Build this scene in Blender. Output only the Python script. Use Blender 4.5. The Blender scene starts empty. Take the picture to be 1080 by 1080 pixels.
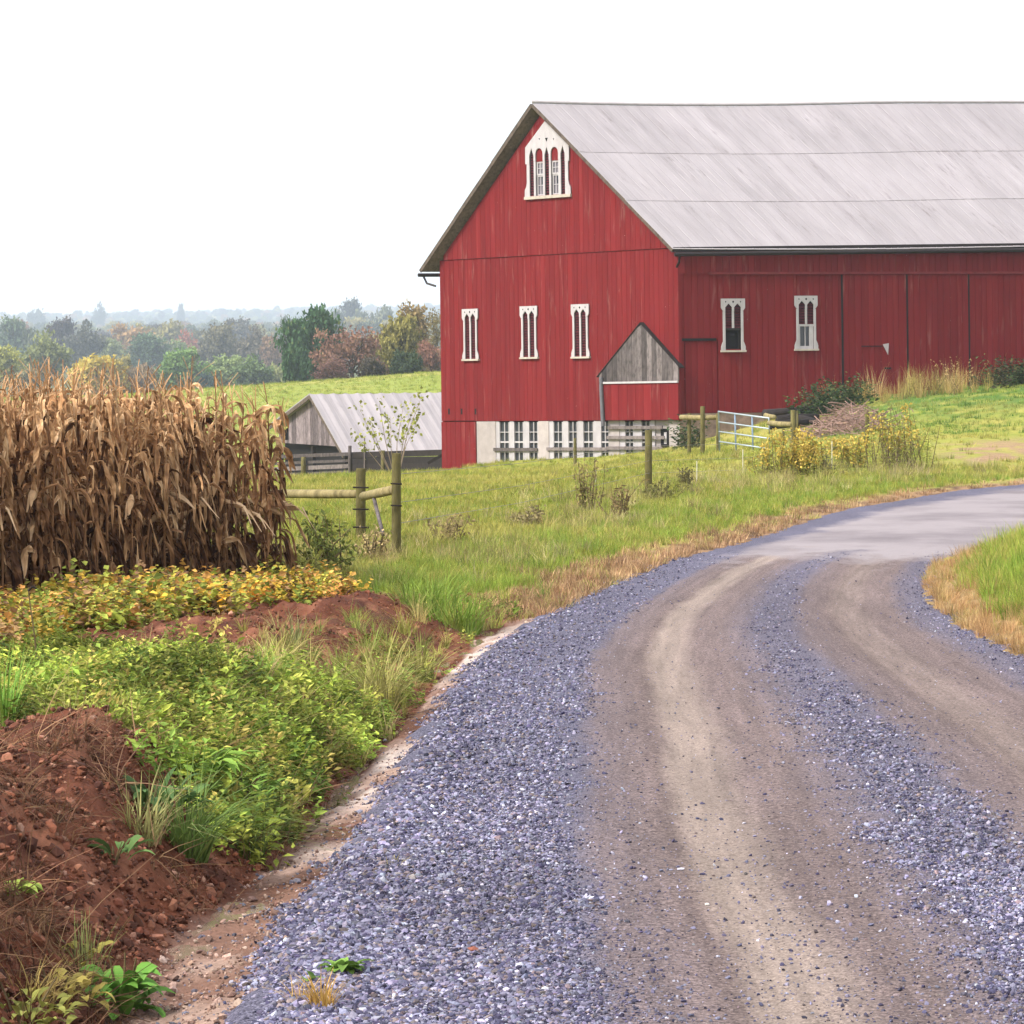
import bpy, math, random
import numpy as np
from mathutils.geometry import tessellate_polygon
from mathutils import Vector

S = bpy.context.scene
COL = S.collection
rng = np.random.default_rng(7)
random.seed(7)

# ------------------------------------------------------------------ camera
F = 3600.0                # focal length in pixels of a 1080 px frame
ROLL = 0.0125
EYE = 2.1
HZN = 421.0               # row of the horizon in the frame
cam_d = bpy.data.cameras.new('camera')
cam = bpy.data.objects.new('camera', cam_d)
COL.objects.link(cam)
cam_d.sensor_width = 36.0
cam_d.sensor_fit = 'HORIZONTAL'
cam_d.lens = F * 36.0 / 1080.0
cam_d.shift_y = -(540.0 - HZN) / 1080.0
cam_d.clip_start = 0.5
cam_d.clip_end = 20000.0
cam.location = (0, 0, EYE)
cam.rotation_euler = (math.pi / 2, ROLL, 0)
S.camera = cam

# ------------------------------------------------------------------ sky, sun, exposure
SUN_DIR = Vector((-0.75, -0.39, 0.80)).normalized()     # towards the sun
w = bpy.data.worlds.new('World')
S.world = w
w.use_nodes = True
nt = w.node_tree
bg = nt.nodes['Background']
sky = nt.nodes.new('ShaderNodeTexSky')
sky.sky_type = 'NISHITA'
sky.sun_disc = False
sky.sun_elevation = math.asin(SUN_DIR.z)
sky.sun_rotation = math.atan2(SUN_DIR.x, SUN_DIR.y)
sky.air_density = 1.0
sky.dust_density = 6.0
sky.ozone_density = 1.0
hs = nt.nodes.new('ShaderNodeHueSaturation')            # a thin white overcast veils the blue
hs.inputs['Saturation'].default_value = 0.10
hs.inputs['Value'].default_value = 1.0
mixw = nt.nodes.new('ShaderNodeMixRGB')
mixw.inputs['Fac'].default_value = 0.75
mixw.inputs['Color2'].default_value = (7.6, 7.5, 7.7, 1)    # cloud layer radiance
nt.links.new(sky.outputs[0], hs.inputs['Color'])
nt.links.new(hs.outputs[0], mixw.inputs['Color1'])
nt.links.new(mixw.outputs[0], bg.inputs['Color'])
bg.inputs['Strength'].default_value = 0.10
sun_d = bpy.data.lights.new('sun', 'SUN')
sun = bpy.data.objects.new('sun', sun_d)
COL.objects.link(sun)
sun_d.energy = 3.1
sun_d.angle = math.radians(14)
sun_d.color = (1.0, 0.91, 0.80)
sun.rotation_euler = SUN_DIR.to_track_quat('Z', 'Y').to_euler()
S.view_settings.view_transform = 'Standard'
S.view_settings.look = 'None'
S.view_settings.gamma = 1.0
S.view_settings.exposure = 1.15
S.cycles.max_bounces = 6
S.cycles.transparent_max_bounces = 6
S.cycles.volume_bounces = 2
S.cycles.use_adaptive_sampling = True
S.cycles.adaptive_threshold = 0.02

# ------------------------------------------------------------------ survey helpers
CR, SR = math.cos(ROLL), math.sin(ROLL)

def G(px, py, Y):
    """world point at distance Y on the sight line surveyed at (px, py)"""
    a = (px - 540.0) / F; b = (HZN - py) / F
    return np.array((Y * (a * CR + b * SR), Y, EYE + Y * (-a * SR + b * CR)))

def on_level(px, py, z=0.0):
    a = (px - 540.0) / F; b = (HZN - py) / F
    return G(px, py, (z - EYE) / (-a * SR + b * CR))

def sm(a, b, x):
    t = np.clip((np.asarray(x, float) - a) / (b - a), 0, 1)
    return t * t * (3 - 2 * t)

def _hash(ix, iy, s):
    n = (ix.astype(np.int64) * 374761393 + iy.astype(np.int64) * 668265263 + s * 1442695041) & 0xFFFFFFFF
    n = ((n ^ (n >> 13)) * 1274126177) & 0xFFFFFFFF
    n = n ^ (n >> 16)
    return (n & 0xFFFFFF) / float(0xFFFFFF)

def vnoise(x, y, s=0):
    x = np.asarray(x, float); y = np.asarray(y, float)
    ix = np.floor(x); iy = np.floor(y)
    fx = x - ix; fy = y - iy
    fx = fx * fx * (3 - 2 * fx); fy = fy * fy * (3 - 2 * fy)
    a = _hash(ix, iy, s); b = _hash(ix + 1, iy, s); c = _hash(ix, iy + 1, s); d = _hash(ix + 1, iy + 1, s)
    return (a * (1 - fx) + b * fx) * (1 - fy) + (c * (1 - fx) + d * fx) * fy

def fbm(x, y, s=0, o=4):
    v = 0; a = 0.5; t = 0
    x = np.asarray(x, float); y = np.asarray(y, float)
    for k in range(o):
        v = v + a * vnoise(x, y, s + k * 17); t += a
        x = x * 2.03 + 5.1; y = y * 2.03 + 1.7; a *= 0.5
    return v / t

# ------------------------------------------------------------------ the road edges (plan), surveyed
_le = [(270, 1095), (296, 1010), (336, 946), (376, 905), (406, 858), (440, 811), (450, 779), (477, 733), (492, 706), (535, 674),
       (577, 647), (635, 622), (674, 602), (730, 583), (780, 574), (820, 560), (887, 537), (937, 530), (1007, 517), (1080, 511)]
_pt = np.array([on_level(*p) for p in _le])
_Y = np.concatenate([[0, 6], _pt[:, 1], [105, 140]])
_X = np.concatenate([[-1.1, -1.0], _pt[:, 0], [20.5, 36]])
_ty = np.arange(0, 140, 0.25)
_tx = np.interp(_ty, _Y, _X)
_k = np.exp(-0.5 * (np.arange(-14, 15) / 6.0) ** 2); _k /= _k.sum()
_tx = np.convolve(np.pad(_tx, 14, mode='reflect', reflect_type='odd'), _k, mode='valid')
_re = [(1078, 690), (1000, 652), (977, 617), (990, 592), (1078, 568)]
_pr = np.array([on_level(*p) for p in _re])
_trx = np.interp(_ty, np.concatenate([[0, 20], _pr[:, 1], [60, 70, 140]]),
                 np.concatenate([[3.6, 4.15], _pr[:, 0], [11.5, 16.5, 60]]))
_trx = np.convolve(np.pad(_trx, 8, mode='reflect', reflect_type='odd'), _k[6:-6] / _k[6:-6].sum(), mode='valid')

def xL(Y): return np.interp(Y, _ty, _tx)
def xR(Y): return np.interp(Y, _ty, _trx)
_slope = np.gradient(_tx, _ty)
def cL(Y): return 1.0 / np.sqrt(1 + np.interp(Y, _ty, _slope) ** 2)

# ------------------------------------------------------------------ the lie of the land
_cp = [(683, 525, 70), (560, 487, 147), (502, 491, 151), (470, 499, 154), (640, 481, 147), (720, 471, 142), (785, 478, 111), (850, 434, 144),
       (890, 424, 146), (957, 413, 149), (1078, 402, 152), (1200, 395, 158), (1000, 450, 120), (1000, 482, 98), (1090, 480, 100), (1200, 500, 95),
       (940, 490, 95), (870, 500, 90), (600, 500, 130), (430, 505, 152), (330, 508, 165), (300, 510, 172), (200, 520, 150), (0, 540, 150), (-150, 540, 150),
       (380, 503, 182), (430, 500, 190), (300, 508, 195), (120, 500, 200), (250, 432, 262), (205, 411, 322), (330, 402, 335), (463, 392, 335), (120, 417, 330), (0, 420, 330), (-150, 420, 330),
       (600, 385, 330), (800, 380, 320), (1078, 370, 310), (463, 430, 255), (380, 437, 255), (600, 440, 240),
       (0, 428, 450), (250, 424, 450), (463, 415, 450), (800, 400, 450), (1100, 395, 450), (-150, 428, 450),
       (-150, 412, 650), (0, 412, 650), (250, 410, 650), (463, 405, 650), (1100, 390, 650),
       (-150, 388, 1000), (0, 388, 1000), (250, 386, 1000), (463, 378, 1000), (1100, 370, 1000),
       (-150, 366, 1600), (0, 366, 1600), (250, 366, 1600), (463, 360, 1600), (1100, 350, 1600),
       (-150, 353, 2600), (0, 353, 2600), (250, 352, 2600), (463, 345, 2600), (1100, 340, 2600),
       (-150, 341, 4200), (0, 341, 4200), (105, 338, 4200), (191, 335, 4200), (290, 335, 4200), (400, 331, 4200), (463, 329, 4200), (1100, 320, 4200),
       (0, 360, 6500), (300, 360, 6500), (1100, 355, 6500), (0, 370, 9000), (1100, 370, 9000)]
def far_y(Y): return Y if Y < 350 else 350 + (Y - 350) * 2.0      # metres to the wooded country
_P = [G(c[0], c[1], far_y(c[2])) for c in _cp]
_P += [np.array(p) for p in [(-9, 40, .2), (-4, 40, .16), (-1, 42, .1), (-12, 55, .05), (-5, 55, .08), (0, 55, .06), (3, 55, .05), (-22, 75, -.1), (-8, 75, .05), (2, 72, .06),
                             (7, 72, .08), (-16, 105, -.35), (-4, 105, -.2), (5, 100, .05), (13, 86, .05), (24, 70, .35), (12, 52, .3), (10, 40, .3), (8, 30, .2), (-10, 25, .25), (-6, 25, .25), (40, 90, 1.0)]]
_P = np.array(_P)
_C = np.stack([_P[:, 0] / _P[:, 1] * 2.2, np.log(_P[:, 1])], 1)
_A = np.sqrt(((_C[:, None] - _C[None]) ** 2).sum(2) + 0.0009)
_n = len(_P)
_M = np.zeros((_n + 1, _n + 1)); _M[:_n, :_n] = _A; _M[_n, :_n] = 1; _M[:_n, _n] = 1
_sol = np.linalg.solve(_M, np.concatenate([(_P[:, 2] - 0.0), [0]]))

def rbf(x, y):
    u = np.clip(x / np.maximum(y, 1), -.6, .6) * 2.2; v = np.log(np.maximum(y, 12))
    out = np.full(u.shape, _sol[_n])
    for i in range(_n):
        out += _sol[i] * np.sqrt((u - _C[i, 0]) ** 2 + (v - _C[i, 1]) ** 2 + 0.0009)
    return out

def ditch_w(Y): return np.interp(Y, [8, 11.5, 14, 16, 18, 20, 24, 28, 31, 35], [.50, .46, .40, .30, .27, .24, .08, .10, .26, .18])
def bank_top(Y): return np.interp(Y, [8, 12, 16, 20, 26, 31, 36, 42], [.55, .55, .55, .46, .30, .24, .16, .06])
def bank_run(Y): return np.interp(Y, [8, 14, 18, 24, 32, 40], [.75, .85, 1.05, 1.2, 1.3, 1.8])

def H(x, y, rough=True):
    x = np.asarray(x, float); y = np.asarray(y, float)
    shp = np.broadcast(x, y).shape
    x = np.broadcast_to(x, shp).ravel(); y = np.broadcast_to(y, shp).ravel()
    h = rbf(x, y)
    near = (y < 150)
    d = (xL(y) - x) * cL(y)                     # metres to the left of the road edge
    e = x - xR(y)                               # metres beyond its other edge
    # left: ditch and cut bank
    wd = ditch_w(y); bt = bank_top(y); br = bank_run(y)
    wob = (fbm(x * .9, y * .9, 3, 3) - .5) * .5
    fd = 1 - sm(31, 37, y)
    dd = d + wob * .35 * sm(.2, .6, d)
    ditch = -0.10 * sm(-.05, .38, d)
    rise = sm(0, 1, (dd - .12 - wd) / br)
    rise = rise ** .75
    lft = ditch + (bt + .10) * rise + (.22 - bt) * sm(1.6, 3.6, d) * (y < 37)
    lump = (fbm(x * 1.6, y * 1.1, 11, 3) - .5) * .25 * sm(.3, 1.2, d - wd) * (1 - sm(3.2, 4.5, d))
    lft = lft + lump
    far_l = h * sm(.2, 5.0, d) + .04 * sm(0, .5, d)
    hl = lft * fd + far_l * (1 - fd)
    # right: verge mound
    hr = .22 * sm(0, .9, e) + .12 * sm(.8, 2.5, e) + (h - .3) * sm(1.5, 8, e)
    road = .03 * np.sin(np.clip((x - xL(y)) / np.maximum(xR(y) - xL(y), 1), 0, 1) * math.pi)
    out = np.where(d > 0, hl, np.where(e > 0, hr, road))
    out = np.where(near, out, h)
    bl = sm(120, 150, y)
    out = np.where(y < 150, out * (1 - bl) + h * bl, h)
    if rough:
        am = .02 * (1 - sm(60, 100, y)) * np.clip(np.maximum(d - .1, e) * 4, 0, 1)
        soil = (1 - sm(30, 40, y)) * sm(0.3, .7, d - wd + .3) * (1 - sm(4, 6, d))
        out = out + (fbm(x * 7, y * 7, 23, 3) - .5) * 2 * (am + .075 * soil) + ((fbm(x * 8, y * 4, 29, 2) - .5) * .07 + .012 + .03 * sm(.25, .0, np.abs(y - 17.2) / 3) + .03 * sm(.3, 0, np.abs(y - 22.5) / 3)) * (1 - sm(30, 36, y)) * sm(.1, .2, d) * (1 - sm(.7, 1.0, d / (wd + .15)))
    return out.reshape(shp)

def Hs(x, y): return float(H(np.array([x]), np.array([y]), True)[0])

# ------------------------------------------------------------------ object helpers
def tag(o, label=None, cat=None, group=None, kind=None):
    if label: o['label'] = label
    if cat: o['category'] = cat
    if group: o['group'] = group
    if kind: o['kind'] = kind
    return o

def empty(name, loc, label=None, cat=None, group=None, rz=0.0):
    o = bpy.data.objects.new(name, None)
    COL.objects.link(o)
    o.location = tuple(map(float, loc)); o.rotation_euler = (0, 0, rz)
    o.empty_display_size = .2
    return tag(o, label, cat, group)

def mesh_np(name, V, polys=None, quads=None, tris=None, rnd=None, cols=None, smooth=False, uv=None):
    """mesh from numpy arrays; rnd/cols are point attributes"""
    me = bpy.data.meshes.new(name)
    V = np.asarray(V, np.float32).reshape(-1, 3)
    loops = []; starts = []; off = 0
    if polys is not None:
        for p in polys:
            starts.append(off); off += len(p); loops.extend(p)
        loops = np.array(loops, np.int32); starts = np.array(starts, np.int32)
    else:
        L = []; T = []
        if quads is not None and len(quads):
            q = np.asarray(quads, np.int32).reshape(-1, 4)
            T.append(np.arange(len(q)) * 4); L.append(q.ravel()); off = len(q) * 4
        if tris is not None and len(tris):
            t = np.asarray(tris, np.int32).reshape(-1, 3)
            T.append(off + np.arange(len(t)) * 3); L.append(t.ravel())
        loops = np.concatenate(L).astype(np.int32); starts = np.concatenate(T).astype(np.int32)
    me.vertices.add(len(V)); me.vertices.foreach_set('co', V.ravel())
    me.loops.add(len(loops)); me.loops.foreach_set('vertex_index', loops)
    me.polygons.add(len(starts)); me.polygons.foreach_set('loop_start', starts)
    me.update(calc_edges=True); me.validate()
    if rnd is not None:
        a = me.attributes.new('rnd', 'FLOAT', 'POINT'); a.data.foreach_set('value', np.asarray(rnd, np.float32))
    if cols is not None:
        for k, v in cols.items():
            v = np.asarray(v, np.float32)
            if v.ndim == 1:
                a = me.attributes.new(k, 'FLOAT', 'POINT'); a.data.foreach_set('value', v)
            else:
                v4 = np.concatenate([v, np.ones((len(v), 1), np.float32)], 1)
                a = me.attributes.new(k, 'FLOAT_COLOR', 'POINT'); a.data.foreach_set('color', v4.ravel())
    me.polygons.foreach_set('use_smooth', np.full(len(me.polygons), bool(smooth)))
    return me

def link(name, me, m, parent=None, loc=None):
    o = bpy.data.objects.new(name, me)
    COL.objects.link(o)
    if m is not None and not me.materials: me.materials.append(m)
    if parent is not None: o.parent = parent
    if loc is not None: o.location = tuple(map(float, loc))
    return o

class MB:
    """collects shapes; build() links them as ONE mesh object"""
    def __init__(self): self.v = []; self.f = []; self.r = []
    def add(self, pts, faces, r=None):
        b = len(self.v); r = random.random() if r is None else r
        self.v += [tuple(map(float, p)) for p in pts]; self.r += [r] * len(pts)
        self.f += [tuple(b + i for i in f) for f in faces]
    def hexa(self, p, r=None):      # p: 4 bottom points (ccw from above), 4 top points
        self.add(p, [(3, 2, 1, 0), (4, 5, 6, 7), (0, 1, 5, 4), (1, 2, 6, 5), (2, 3, 7, 6), (3, 0, 4, 7)], r)
    def box(self, o, a, b, c, r=None):   # origin corner and three edge vectors
        o, a, b, c = map(np.asarray, (o, a, b, c))
        self.hexa([o, o + a, o + a + b, o + b, o + c, o + a + c, o + a + b + c, o + b + c], r)
    def prism(self, poly, ext, r=None):  # planar polygon (may be concave) extruded by ext
        n = len(poly); P = [np.asarray(p, float) for p in poly]; e = np.asarray(ext, float)
        tri = tessellate_polygon([[Vector(p) for p in P]])
        fs = [tuple(t) for t in tri] + [tuple(i + n for i in reversed(t)) for t in tri]
        fs += [(i, (i + 1) % n, (i + 1) % n + n, i + n) for i in range(n)]
        self.add(P + [p + e for p in P], fs, r)
    def tube(self, path, rad, n=8, r=None, cap=True):
        P = [np.asarray(p, float) for p in path]
        rad = [rad] * len(P) if np.isscalar(rad) else rad
        pts = []; fs = []
        for i, p in enumerate(P):
            t = P[min(i + 1, len(P) - 1)] - P[max(i - 1, 0)]
            t = t / (np.linalg.norm(t) + 1e-9)
            u = np.cross(t, (0.02, 0.03, 1.0) if abs(t[2]) < .9 else (1, 0.05, 0)); u /= np.linalg.norm(u) + 1e-9
            v = np.cross(t, u)
            for k in range(n):
                a = 2 * math.pi * k / n
                pts.append(p + rad[i] * (math.cos(a) * u + math.sin(a) * v))
        for i in range(len(P) - 1):
            for k in range(n):
                fs.append((i * n + k, i * n + (k + 1) % n, (i + 1) * n + (k + 1) % n, (i + 1) * n + k))
        if cap:
            fs.append(tuple(range(n - 1, -1, -1))); m = (len(P) - 1) * n; fs.append(tuple(m + k for k in range(n)))
        self.add(pts, fs, r)
    def build(self, name, m, parent=None, origin=(0, 0, 0), smooth=False, loc=None):
        V = np.array(self.v) - np.asarray(origin, float)
        me = mesh_np(name, V, polys=self.f, rnd=self.r, smooth=smooth)
        return link(name, me, m, parent, loc)

# ------------------------------------------------------------------ materials
class N:
    def __init__(self, name):
        self.m = bpy.data.materials.new(name); self.m.use_nodes = True
        self.t = self.m.node_tree; self.b = self.t.nodes['Principled BSDF']
        self.b.inputs['Specular IOR Level'].default_value = .25
        self.out = self.t.nodes['Material Output']
    def n(self, typ, **kw):
        x = self.t.nodes.new(typ)
        for k, v in kw.items(): setattr(x, k, v)
        return x
    def set(self, sock, v):
        if isinstance(v, bpy.types.NodeSocket): self.t.links.new(v, sock)
        elif isinstance(v, (tuple, list)) and sock.type == 'RGBA' and len(v) == 3: sock.default_value = (*v, 1)
        else: sock.default_value = v
    def attr(self, name, inst=False):
        return self.n('ShaderNodeAttribute', attribute_name=name, attribute_type='INSTANCER' if inst else 'GEOMETRY')
    def coord(self, scale=(1, 1, 1), rot=(0, 0, 0), src='Object'):
        tc = self.n('ShaderNodeTexCoord'); mp = self.n('ShaderNodeMapping')
        mp.inputs['Scale'].default_value = scale; mp.inputs['Rotation'].default_value = rot
        self.t.links.new(tc.outputs[src], mp.inputs[0]); return mp.outputs[0]
    def noise(self, vec, scale, detail=4, rough=.55, dist=0):
        x = self.n('ShaderNodeTexNoise'); self.set(x.inputs['Vector'], vec)
        x.inputs['Scale'].default_value = scale; x.inputs['Detail'].default_value = detail
        x.inputs['Roughness'].default_value = rough; x.inputs['Distortion'].default_value = dist
        return x.outputs['Fac']
    def ramp(self, fac, stops):
        x = self.n('ShaderNodeValToRGB'); self.set(x.inputs[0], fac)
        e = x.color_ramp.elements
        for i, (p, c) in enumerate(stops):
            el = e[i] if i < 2 else e.new(p)
            el.position = p
        for i, (p, c) in enumerate(stops):
            c = (c, c, c) if np.isscalar(c) else c
            e[i].color = (*c, 1)
        return x.outputs[0]
    def mix(self, fac, a, b, mode='MIX'):
        x = self.n('ShaderNodeMixRGB', blend_type=mode)
        self.set(x.inputs[0], fac); self.set(x.inputs[1], a); self.set(x.inputs[2], b); return x.outputs[0]
    def math(self, op, a, b=0.0):
        x = self.n('ShaderNodeMath', operation=op); self.set(x.inputs[0], a); self.set(x.inputs[1], b); return x.outputs[0]
    def bump(self, h, strength=.4, dist=.02):
        x = self.n('ShaderNodeBump'); x.inputs['Strength'].default_value = strength; x.inputs['Distance'].default_value = dist
        self.set(x.inputs['Height'], h); self.t.links.new(x.outputs[0], self.b.inputs['Normal'])
    def fin(self, col, rough=.8, spec=None):
        self.set(self.b.inputs['Base Color'], col); self.set(self.b.inputs['Roughness'], rough)
        if spec is not None: self.b.inputs['Specular IOR Level'].default_value = spec
        return self.m

def simple(name, col, rough=.8, amt=.25, scale=6, stretch=(1, 1, 1), bump=0, metal=0):
    q = N(name)
    v = q.coord(stretch)
    f = q.noise(v, scale, 5)
    r = q.attr('rnd').outputs['Fac']
    g = q.ramp(f, [(.25, 1 - amt), (.75, 1 + amt)])
    c = q.mix(1, col, g, 'MULTIPLY')
    c = q.mix(1, c, q.ramp(r, [(0, 1 - amt * .6), (1, 1 + amt * .6)]), 'MULTIPLY')
    q.b.inputs['Metallic'].default_value = metal
    if bump: q.bump(f, .5, bump)
    return q.fin(c, rough)

def m_redpaint():
    q = N('old_red_barn_paint')
    v = q.coord((1, 1, .06)); v2 = q.coord((1, 1, .25))
    r = q.attr('rnd').outputs['Fac']
    f = q.noise(v, 3.2, 6, .6)
    c = q.ramp(f, [(.25, (.112, .0090, .0115)), (.45, (.136, .0108, .0130)), (.6, (.148, .0128, .0148)), (.78, (.176, .021, .022))])
    c = q.mix(1, c, q.ramp(r, [(0, .88), (.8, 1.0), (1, 1.10)]), 'MULTIPLY')
    # worn streaks of bare pale wood
    s1 = q.noise(q.coord((1, 1, .10)), 5.5, 5, .6)
    pat = q.noise(q.coord((1, 1, 1)), .33, 3, .5)
    s = q.math('MULTIPLY', q.ramp(s1, [(.56, 0), (.70, 1)]), q.ramp(pat, [(.42, 0), (.60, 1)]))
    c = q.mix(q.math('MULTIPLY', s, .27), c, (.36, .22, .20))
    # dark grime streaks
    g = q.noise(v2, 2.1, 4, .6)
    c = q.mix(q.ramp(g, [(.58, 0), (.85, .35)]), c, (.075, .012, .015))
    fl = q.noise(q.coord((1, 1, .7)), 16, 2, .5)
    c = q.mix(q.ramp(fl, [(.78, 0), (.80, .6)]), c, (.55, .45, .42))
    q.bump(q.noise(q.coord((6, 6, .3)), 6, 4), .35, .01)
    return q.fin(c, .85, .1)

def m_weathered(name, lo, hi, amt=1.0):
    q = N(name)
    r = q.attr('rnd').outputs['Fac']
    f = q.noise(q.coord((1, 1, .1)), 9, 6, .65)
    c = q.mix(f, lo, hi)
    c = q.mix(1, c, q.ramp(r, [(0, 1 - .45 * amt), (1, 1 + .25 * amt)]), 'MULTIPLY')
    kn = q.noise(q.coord((1, 1, .45)), 7, 5, .7)
    c = q.mix(1, c, q.ramp(kn, [(.32, .5), (.5, 1.0), (.72, 1.35)]), 'MULTIPLY')
    q.bump(f, .5, .01)
    return q.fin(c, .9, .1)

def m_roof():
    q = N('weathered_tin_roof')
    r = q.attr('rnd').outputs['Fac']
    # slope-wise streaks: object coords along slope vary in v_ attribute
    u = q.attr('ru').outputs['Fac']; vv = q.attr('rv').outputs['Fac']
    cv = q.n('ShaderNodeCombineXYZ'); q.set(cv.inputs[0], u); q.set(cv.inputs[1], q.math('MULTIPLY', vv, .14))
    f = q.noise(cv.outputs[0], 2.2, 6, .62)
    cv2 = q.n('ShaderNodeCombineXYZ'); q.set(cv2.inputs[0], u); q.set(cv2.inputs[1], q.math('MULTIPLY', vv, .5))
    big = q.noise(cv2.outputs[0], .35, 4, .6)
    c = q.ramp(f, [(.28, (.250, .230, .250)), (.42, (.295, .276, .298)), (.7, (.318, .300, .324))])
    c = q.mix(1, c, q.ramp(big, [(.3, .86), (.7, 1.08)]), 'MULTIPLY')
    st = q.math('MULTIPLY', q.ramp(q.noise(cv.outputs[0], 5.0, 5, .7), [(.55, 0), (.66, 1)]), q.ramp(q.noise(cv2.outputs[0], .55, 3), [(.46, 0), (.62, 1)]))
    c = q.mix(q.math('MULTIPLY', st, .5), c, (.10, .078, .084))
    seam = q.math('FRACT', q.math('MULTIPLY', u, 1 / .6)); c = q.mix(q.ramp(seam, [(.0, .30), (.05, .22), (.06, 0), (1, 0)]), c, (.12, .105, .11))
    rust = q.noise(cv2.outputs[0], 9, 3, .5)
    c = q.mix(q.ramp(rust, [(.72, 0), (.80, .5)]), c, (.25, .17, .14))
    c = q.mix(1, c, q.ramp(r, [(0, .93), (1, 1.05)]), 'MULTIPLY')
    q.b.inputs['Metallic'].default_value = .15
    return q.fin(c, .62, .3)

def m_foliage(name, inst=False, trans=.25, lo=.55, hi=1.5):
    """leaf colour = object/instance tint x per-leaf variation"""
    q = N(name)
    if inst: base = q.attr('tint', True).outputs['Color']
    else: base = q.n('ShaderNodeObjectInfo').outputs['Color']
    r = q.attr('rnd').outputs['Fac']
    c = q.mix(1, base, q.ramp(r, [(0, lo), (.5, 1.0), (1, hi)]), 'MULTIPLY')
    c = q.mix(q.ramp(r, [(.86, 0), (1, .35)]), c, (.25, .20, .05))
    q.fin(c, .75, .15)
    tr = q.n('ShaderNodeBsdfTranslucent'); q.set(tr.inputs[0], c)
    ms = q.n('ShaderNodeMixShader'); ms.inputs[0].default_value = trans
    q.t.links.new(q.b.outputs[0], ms.inputs[1]); q.t.links.new(tr.outputs[0], ms.inputs[2])
    q.t.links.new(ms.outputs[0], q.out.inputs[0])
    return q.m

def m_corn():
    q = N('dry_corn_leaf')
    r = q.attr('rnd').outputs['Fac']
    oi = q.n('ShaderNodeObjectInfo')
    c = q.ramp(r, [(0, (.060, .027, .014)), (.22, (.170, .085, .040)), (.45, (.36, .200, .098)), (.75, (.58, .370, .195)), (1, (.76, .56, .36))])
    c = q.mix(1, c, q.ramp(oi.outputs['Random'], [(0, .72), (1, 1.15)]), 'MULTIPLY')
    f = q.noise(q.coord((1, 1, .25)), 22, 4, .6)
    c = q.mix(1, c, q.ramp(f, [(.3, .7), (.7, 1.2)]), 'MULTIPLY')
    q.fin(c, .8, .15)
    tr = q.n('ShaderNodeBsdfTranslucent'); q.set(tr.inputs[0], c)
    ms = q.n('ShaderNodeMixShader'); ms.inputs[0].default_value = .18
    q.t.links.new(q.b.outputs[0], ms.inputs[1]); q.t.links.new(tr.outputs[0], ms.inputs[2])
    q.t.links.new(ms.outputs[0], q.out.inputs[0])
    return q.m

def m_ground():
    q = N('earth_and_turf')
    c = q.attr('col').outputs['Color']
    f = q.noise(q.coord((1, 1, 1)), 3.0, 6, .65)
    g = q.noise(q.coord((1, 1, 1)), 26, 5, .7)
    c = q.mix(1, c, q.ramp(f, [(.3, .78), (.7, 1.2)]), 'MULTIPLY')
    c = q.mix(1, c, q.ramp(g, [(.3, .70), (.7, 1.3)]), 'MULTIPLY')
    q.bump(g, .7, .03)
    return q.fin(c, .95, .08)

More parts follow.
